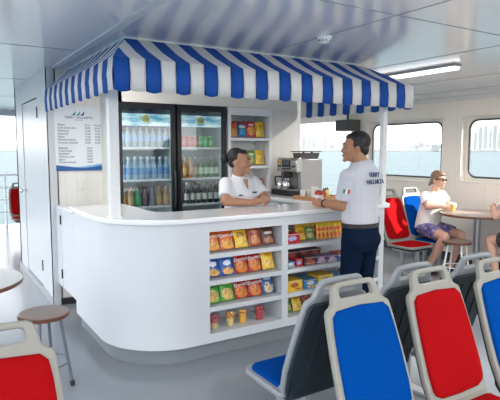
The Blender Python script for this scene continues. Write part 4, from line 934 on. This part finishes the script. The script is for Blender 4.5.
face_bits(bar, hc, RH, sc, smile=True)
q = lambda x, y, z: hc+RH @ (V((x, y, z))*sc)
mb = MB()
mb.ell(q(0, 0.042, 0.053), (0.079*sc, 0.084*sc, 0.078*sc), RH, 20, 12).ell(q(0, -0.012, 0.088), (0.058, 0.058, 0.030), RH, 16, 10).ell(q(0, 0.065, 0.0), (0.062, 0.048, 0.058), RH, 16, 10)
for s in (-1, 1): mb.ell(q(s*0.060, 0.030, 0.040), (0.018, 0.046, 0.040), RH, 14, 8)
h_ = remesh(mb.build('hair', HAIRB, bar), 0.006, 8)
MB().ell(q(0.0, 0.150, 0.020), (0.046, 0.040, 0.046), RH).build('hair_bun', HAIRB, h_)
mb = MB()
ringloft(mb, [(P(0, 0, 0.92), 0.168, 0.125), (P(0, 0, 1.02), 0.150, 0.112), (P(0, -0.008, 1.12), 0.155, 0.122), (P(0, -0.010, 1.19), 0.165, 0.128), (P(0, 0, 1.26), 0.165, 0.100), (P(0, 0.008, 1.325), 0.120, 0.080), (P(0, 0.010, 1.360), 0.068, 0.062)], RT)
for a, b in ((shL, elL), (shR, elR)): mb.ell(a, (0.060,)*3); mb.cone(a, a.lerp(b, 0.74), 0.060, 0.060, 16)
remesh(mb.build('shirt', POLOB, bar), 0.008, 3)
MB().tube([P(0.060*math.cos(t_), 0.006+0.060*math.sin(t_), 1.362+0.020*math.sin(t_)) for t_ in [2*PI*k/24 for k in range(24)]], 0.012, 8, closed=True).build('collar', POLOB, bar)
MB().add([P(-0.022, -0.092, 1.335), P(0.022, -0.092, 1.335), P(0.0, -0.131, 1.25), P(-0.022, -0.075, 1.335), P(0.022, -0.075, 1.335), P(0.0, -0.112, 1.25)], [(0, 1, 2), (3, 5, 4), (0, 3, 4, 1), (1, 4, 5, 2), (2, 5, 3, 0)]).build('neck_opening', SK2, bar)
ba = math.atan2(f.y, f.x)+PI/2
text('FERRY', 0.016, NAVY, bar, P(-0.085, -0.134, 1.195), rot=(PI/2, 0, ba), name='shirt_lettering', ext=0.004)
text('FERRY', 0.020, NAVY, bar, P(0.075, -0.130, 1.215), rot=(PI/2, 0, ba), name='shirt_emblem', ext=0.004)
mb = MB(); ringloft(mb, [(P(0, 0, 0.78), 0.165, 0.12), (P(0, 0, 0.95), 0.155, 0.11)], RT)
for s in (1, -1): mb.cap(P(0.08*s, 0, 0.82), P(0.085*s, -0.02, 0.46), 0.092, 0.066); mb.cone(P(0.085*s, -0.02, 0.46), P(0.088*s, 0.02, 0.07), 0.066, 0.055)
remesh(mb.build('trousers', JEAN, bar), 0.01, 3)
for s in (1, -1):
    mb = MB(); shoe(mb, P(0.088*s, 0.02, 0), f, 0.92); x = remesh(mb.build('shoe', BLACK, bar), 0.01, 2)
    mb = MB(); sole(mb, P(0.088*s, 0.02, 0), f, 0.92); mb.build('sole', BLACK, x)

# ---- seated woman in sunglasses
def sitter(R0, f, hf, label, skin, shirtm, shortm, hairm, handR, handL, glass_c, long_hair=False, sc=0.95, lean=0.03, legs=None, elw=None, shades=True):
    o = thing('person', label, 'person', R0); RT = frame(f); RH = frame(hf); F = V(f).normalized()
    P = lambda x, y, z: RT @ V((x, y, 0))+V((0, 0, z)); rel = lambda p: V(p)-R0
    hc = P(0.0, -0.10-lean, 1.215); hipz = 0.565
    shR, shL = P(-0.155, -0.02-lean, 1.005), P(0.155, -0.02-lean, 1.005)
    wR, wL = rel(handR[0]), rel(handL[0])
    eR, eL = (rel(elw[0]), rel(elw[1])) if elw else (P(-0.20, -0.20, 0.80), P(0.20, -0.20, 0.80))
    mb = MB(); head(mb, hc, RH, sc, 0.95)
    mb.cap(P(0, -0.03-lean, 1.04), hc+V((0, 0, -0.06))+RH @ V((0, 0.02, 0)), 0.054, 0.049)
    ringloft(mb, [(P(0, 0.04, 0.50), 0.15, 0.11), (P(0, 0.03, 0.62), 0.15, 0.11), (P(0, 0.0, 0.80), 0.145, 0.10), (P(0, -0.02-lean, 0.97), 0.15, 0.085), (P(0, -0.02-lean, 1.045), 0.07, 0.055)], RT)
    limb(mb, shR, eR, wR, (0.050, 0.043, 0.042, 0.027)); limb(mb, shL, eL, wL, (0.050, 0.043, 0.042, 0.027))
    hand(mb, wR, handR[1], handR[2], -1, 0.7, 0.92); hand(mb, wL, handL[1], handL[2], 1, 0.7, 0.92)
    lg = legs or [(P(-0.10, -0.44, 0.53), P(-0.10, -0.28, 0.09)), (P(0.10, -0.44, 0.53), P(0.10, -0.36, 0.09))]
    hs = [P(-0.09, 0.02, hipz), P(0.09, 0.02, hipz)]
    for h, (k, a) in zip(hs, lg): limb(mb, h, k, a, (0.085, 0.060, 0.056, 0.036))
    remesh(mb.build('body', skin, o), 0.0065, 2)
    face_bits(o, hc, RH, sc, brow=(0.15, 0.09, 0.05), eyes=not shades)
    q = lambda x, y, z: hc+RH @ (V((x, y, z))*sc)
    if shades:
        s_ = MB()
        for s in (-1, 1): s_.ell(q(s*0.030, -0.094, 0.009), (0.026*sc, 0.008*sc, 0.019*sc), RH, 14, 8); s_.tube([q(s*0.054, -0.088, 0.014), q(s*0.074, -0.05, 0.014), q(s*0.080, 0.01, 0.006)], 0.0032, 8)
        s_.tube([q(-0.012, -0.100, 0.013), q(0.012, -0.100, 0.013)], 0.0026, 8); s_.build('sunglasses', mat('sunglass_dark', (0.03, 0.012, 0.012), 0.1), o)
    mb = MB(); mb.ell(q(0, 0.026, 0.045), (0.080*sc, 0.093*sc, 0.083*sc), RH, 20, 12).ell(q(0, -0.032, 0.080), (0.060, 0.054, 0.036), RH, 16, 10).ell(q(0, 0.065, -0.010), (0.062, 0.048, 0.065), RH, 16, 10)
    for s in (-1, 1): mb.ell(q(s*0.060, 0.002, 0.035), (0.020, 0.055, 0.045), RH, 14, 8)
    h_ = remesh(mb.build('hair', hairm, o), 0.006, 2)
    if long_hair: mb = MB(); mb.cap(q(0, 0.095, -0.02), q(0, 0.125, -0.09), 0.026, 0.018); mb.build('ponytail', hairm, h_)
    mb = MB(); ringloft(mb, [(P(0, 0.035, 0.56), 0.178, 0.140), (P(0, 0.02, 0.66), 0.172, 0.138), (P(0, -0.005, 0.78), 0.168, 0.132), (P(0, -0.02-lean, 0.90), 0.176, 0.128), (P(0, -0.02-lean, 0.99), 0.168, 0.10), (P(0, -0.02-lean, 1.035), 0.115, 0.078), (P(0, -0.02-lean, 1.06), 0.068, 0.062)], RT)
    for a, b in ((shL, eL), (shR, eR)): mb.ell(a, (0.064,)*3); mb.cone(a, a.lerp(b, 0.66), 0.064, 0.068, 16)
    remesh(mb.build('blouse', shirtm, o), 0.008, 3)
    mb = MB(); mb.ell(P(0, 0.03, 0.565), (0.185, 0.145, 0.10), RT)
    for h, (k, a) in zip(hs, lg): mb.ell(h, (0.095,)*3); mb.cone(h, V(h).lerp(V(k), 0.72), 0.100, 0.092, 16)
    remesh(mb.build('shorts', shortm, o), 0.008, 3)
    for k, a in lg:
        mb = MB(); shoe(mb, V((a.x, a.y, 0)), F, 0.9); x = remesh(mb.build('sandal', BLACK, o), 0.01, 1)
        mb = MB(); sole(mb, V((a.x, a.y, 0)), F, 0.92); mb.build('sole', WOODE, x)
    return o
SHORT = mat('patterned_shorts', (0.10, 0.11, 0.28), 0.8); nt = SHORT.node_tree
v_ = nt.nodes.new('ShaderNodeTexVoronoi'); v_.inputs['Scale'].default_value = 28; tc = nt.nodes.new('ShaderNodeTexCoord'); rp = nt.nodes.new('ShaderNodeValToRGB')
rp.color_ramp.elements[0].color = (0.03, 0.05, 0.20, 1); rp.color_ramp.elements[1].color = (0.45, 0.42, 0.60, 1); e_ = rp.color_ramp.elements.new(0.5); e_.color = (0.16, 0.12, 0.30, 1)
nt.links.new(tc.outputs['Object'], v_.inputs['Vector']); nt.links.new(v_.outputs['Color'], rp.inputs[0]); nt.links.new(rp.outputs[0], nt.nodes['Principled BSDF'].inputs['Base Color'])
W0 = V((5.66, 4.53, 0)); ff = V((-0.08, -1, 0))
BEERW = V((5.70, 4.06, TZ))
sitter(W0, ff, V((0.10, -1, -0.12)), 'person in sunglasses, white blouse and patterned shorts sitting by the window with a beer', SK3, BLOUSE, SHORT, HAIRL,
       (V((5.57, 4.25, 0.885)), V((0.55, -0.55, 0.05)), V((0.6, 0.5, 0.05))), (V((5.80, 4.26, 0.885)), V((-0.45, -0.6, 0.05)), V((-0.6, 0.4, 0.0))), BEERW, True,
       legs=[(V((-0.20, -0.40, 0.52)), V((-0.20, -0.16, 0.09))), (V((0.09, -0.42, 0.52)), V((0.10, -0.28, 0.09)))],
       elw=(V((5.46, 4.40, 0.875)), V((5.88, 4.42, 0.88))))
W1_ = V((5.86, 3.34, 0))
sitter(W1_, V((-0.05, 1, 0)), V((0, 1, -0.1)), 'person at the right edge of the photo holding a beer over the table', SK3, mat('grey_shirt', (0.35, 0.38, 0.42), 0.8, noise=0.05), mat('dark_shorts', (0.05, 0.04, 0.04), 0.8, noise=0.1), HAIRB,
       (V((6.0, 3.66, 0.90)), V((-0.35, 0.5, 0.1)), V((-0.7, 0.2, 0.0))), (V((5.74, 3.66, 0.905)), V((0.32, 0.5, 0.15)), V((0.8, -0.1, 0.0))), None,
       legs=[(V((0.13, 0.30, 0.52)), V((0.13, 0.22, 0.09))), (V((-0.14, 0.34, 0.52)), V((-0.14, 0.24, 0.09)))],
       elw=(V((6.08, 3.52, 0.80)), V((5.62, 3.56, 0.82))), shades=False)
def beer(x, y, z, lab, fill, c):
    o = thing('beer_glass', lab, 'glass', (x, y, z), group='glasses of beer at the window table')
    MB().lathe([(0.028, 0), (0.036, 0.125), (0.034, 0.125), (0.027, 0.008), (0.001, 0.008)], n=24).build('glass', CUPG, o, smooth=50)
    MB().lathe([(0.0265, 0.009), (0.0265+0.0072*fill, 0.009+0.115*fill)], n=24).build('beer', mat('beer', c, 0.15), o)
    MB().lathe([(0.0267+0.0072*fill, 0.0095+0.115*fill), (0.0335, 0.012+0.115*fill+0.012), (0.025, 0.03+0.115*fill), (0.001, 0.032+0.115*fill)], n=24).build('foam', PAPER, o)
beer(5.665, 4.19, TZ+0.0005, 'glass of beer between the hands of the woman in sunglasses', 0.75, (0.80, 0.45, 0.08))
beer(5.885, 3.77, TZ+0.0005, 'glass of beer in the hands at the right edge of the photo', 0.85, (0.85, 0.45, 0.03))

# ------------------------------------------------------------------ outside: sea, far shore, towers
ex = bpy.data.materials.new('sea_water'); ex.use_nodes = True; nt = ex.node_tree; b = nt.nodes['Principled BSDF']
b.inputs['Base Color'].default_value = (0.035, 0.07, 0.08, 1); b.inputs['Roughness'].default_value = 0.45; b.inputs['Specular IOR Level'].default_value = 0.2
tc = nt.nodes.new('ShaderNodeTexCoord'); nz = nt.nodes.new('ShaderNodeTexNoise'); nz.inputs['Scale'].default_value = 0.12; nz.inputs['Detail'].default_value = 6; bp_ = nt.nodes.new('ShaderNodeBump'); bp_.inputs['Strength'].default_value = 0.5; bp_.inputs['Distance'].default_value = 1.0
nt.links.new(tc.outputs['Object'], nz.inputs['Vector']); nt.links.new(nz.outputs['Fac'], bp_.inputs['Height']); nt.links.new(bp_.outputs['Normal'], b.inputs['Normal'])
struct(MB().box(-3000, 9000, -6000, 9000, -3.1, -3.0).build('sea', ex))
struct(MB().box(-2.6, XW+0.2, -3.0, 12.3, -2.6, -0.13).build('hull', WPAINT))
def far(px, D):
    """point on the far shore seen in the direction of picture column px"""
    cx = (px-250)/517.; fx, fy = 0.5305, 0.8477; d = V((fx+cx*0.8477, fy-cx*0.5305, 0)); return d*D
LAND = mat('shore_land', (0.28, 0.30, 0.29), 0.9, noise=0.25, nscale=0.01)
mb = MB(); rnd = random.Random(3); pts = [(px, 5+5*math.sin(px*0.05)+3*math.sin(px*0.17)+4*rnd.random()) for px in range(-20, 560, 6)]
for (pa, ha), (pb, hb) in zip(pts, pts[1:]):
    a, b2 = far(pa, 1380), far(pb, 1380); a2, b3 = far(pa, 1900), far(pb, 1900)
    mb.add([a+V((0, 0, -3)), b2+V((0, 0, -3)), b2+V((0, 0, 1)), a+V((0, 0, 1)), far(pa, 1600)+V((0, 0, ha+3)), far(pb, 1600)+V((0, 0, hb+3)), b3+V((0, 0, -3)), a2+V((0, 0, -3))], [(0, 1, 2, 3), (3, 2, 5, 4), (4, 5, 6, 7)])
struct(mb.build('shore_terrain', LAND, recalc=False))
BM = [mat('building_white', (0.46, 0.46, 0.45), 0.7), mat('building_sand', (0.42, 0.40, 0.36), 0.7), mat('building_blue_grey', (0.37, 0.39, 0.41), 0.7)]
BG = mat('building_window_band', (0.34, 0.37, 0.40), 0.3)
def tower(px, D, w, h, k, label, cat='building', name='apartment_tower'):
    p = far(px, D); o = thing(name, label, cat, (p.x, p.y, -1.0), rz=rnd.uniform(0.3, 0.9), group='buildings on the far shore')
    MB().box(-w/2, w/2, -w/2.4, w/2.4, 0, h).build('walls', BM[k % 3], o)
    fl = max(2, int(h/3.4)); mb = MB()
    for i in range(fl):
        z = 1.2+i*h/fl
        mb.box(-w/2-0.15, w/2+0.15, -w/2.4-0.15, w/2.4+0.15, z, z+1.1)
    mb.build('window_bands', BG, o)
    MB().box(-w/5, w/5, -w/6, w/6, h, h+3.2).box(-w/2-0.3, w/2+0.3, -w/2.4-0.3, w/2.4+0.3, h, h+0.8).build('roof', BM[(k+1) % 3], o)
tw = [(304, 34, 11), (309, 38, 10), (314, 32, 12), (319, 36, 10), (325, 33, 10), (333, 18, 20), (341, 15, 24), (349, 17, 16), (386, 15, 18), (392, 20, 20), (398, 13, 26), (406, 19, 20), (413, 14, 28), (420, 22, 18), (427, 18, 26), (434, 15, 24), (441, 17, 18), (474, 55, 11), (479, 62, 11), (484, 70, 12), (489, 60, 10), (493, 66, 11), (498, 52, 11), (505, 40, 12)]
names_ = {True: 'pale tower', False: 'low pale building'}
def where_(px):
    if px < 352: return 'in the opening behind the coffee machine'
    if px < 452: return 'in the window above the woman in sunglasses'
    return 'in the window at the right edge'
cnt = {}
for i, (px, h, w) in enumerate(tw):
    key = (h > 30, where_(px)); tot = sum(1 for q in tw if (q[1] > 30, where_(q[0])) == key); cnt[key] = cnt.get(key, 0)+1
    tower(px, 1390+(i%3)*95+rnd.uniform(0, 20), w, h, i, 'far %s, %s from the left %s' % (names_[h > 30], ORD[cnt[key]-1], where_(px)))

# ------------------------------------------------------------------ light
wd = bpy.data.worlds.new('world'); S.world = wd; wd.use_nodes = True; nt = wd.node_tree; bg = nt.nodes['Background']
tc = nt.nodes.new('ShaderNodeTexCoord'); sx = nt.nodes.new('ShaderNodeSeparateXYZ'); rp = nt.nodes.new('ShaderNodeValToRGB')
rp.color_ramp.elements[0].position = 0.0; rp.color_ramp.elements[0].color = (1.0, 0.99, 0.97, 1); rp.color_ramp.elements[1].position = 0.7; rp.color_ramp.elements[1].color = (0.80, 0.89, 1.0, 1)
nt.links.new(tc.outputs['Generated'], sx.inputs[0]); nt.links.new(sx.outputs[2], rp.inputs[0]); nt.links.new(rp.outputs[0], bg.inputs['Color']); bg.inputs['Strength'].default_value = 2.1
sl = bpy.data.lights.new('sun', 'SUN'); sl.energy = 9.0; sl.angle = math.radians(0.8); sl.color = (1.0, 0.93, 0.82); so = bpy.data.objects.new('sun', sl); C.objects.link(so)
so.rotation_euler = V((-0.60, 0.65, -0.47)).to_track_quat('-Z', 'Y').to_euler(); so.location = (12, -6, 9)
# unseen fill lights added behind the camera as fluorescents, brightening awning and ceiling
def added_fill_tube(x, y, e):
    ceiling_light(x, y, 1.25, 'unseen fill light added on the ceiling over the rear seats')
    list(C.objects)[-1].data.materials[0] = mat('fill_tube_diffuser', (0.9, 0.9, 0.9), 0.4, emit=(1, 0.96, 0.9), estr=e)
l = bpy.data.lights.new('tube_glow', 'AREA'); l.shape = 'RECTANGLE'; l.size = 0.09; l.size_y = 1.2; l.energy = 14; l.color = (1, 0.97, 0.93)
q_ = bpy.data.objects.new('tube_glow', l); q_.location = (4.42, 3.83, CEIL-0.07); C.objects.link(q_)
added_fill_tube(0.6, -0.4, 75); added_fill_tube(3.6, 0.5, 75)
# unseen fill lamp added inside the kiosk to brighten the menu wall
o = thing('kiosk_fill_light', 'unseen round fill light added in the ceiling inside the snack bar', 'ceiling light', (1.5, 4.35, CEIL))
MB().lathe([(0.001, 0), (0.08, 0), (0.08, -0.012), (0.001, -0.014)], n=24).build('lamp', FLU, o)
l = bpy.data.lights.new('kiosk_fill_area', 'AREA'); l.shape = 'DISK'; l.size = 0.3; l.energy = 7; l.color = (1, 0.95, 0.88); q_ = bpy.data.objects.new('kiosk_fill_area', l); q_.location = (1.5, 4.35, CEIL-0.03); C.objects.link(q_)

# ------------------------------------------------------------------ camera
cam = bpy.data.cameras.new('camera'); co = bpy.data.objects.new('camera', cam); C.objects.link(co); S.camera = co
cam.sensor_width = 36; cam.lens = 517/500*36; cam.clip_end = 20000; cam.clip_start = 0.05
a = math.atan2(830, 519.4); p = math.atan2(50, 517)
co.location = (0, 0, 1.6); co.rotation_euler = (PI/2-p, 0, a-PI/2)
S.view_settings.view_transform = 'Standard'; S.view_settings.look = 'None'; S.view_settings.gamma = 1; S.view_settings.exposure = 0.72; S.view_settings.use_curve_mapping = False
S.cycles.max_bounces = 10; S.cycles.diffuse_bounces = 5; S.cycles.transparent_max_bounces = 16; S.cycles.caustics_reflective = False; S.cycles.caustics_refractive = False; S.cycles.use_denoising = True
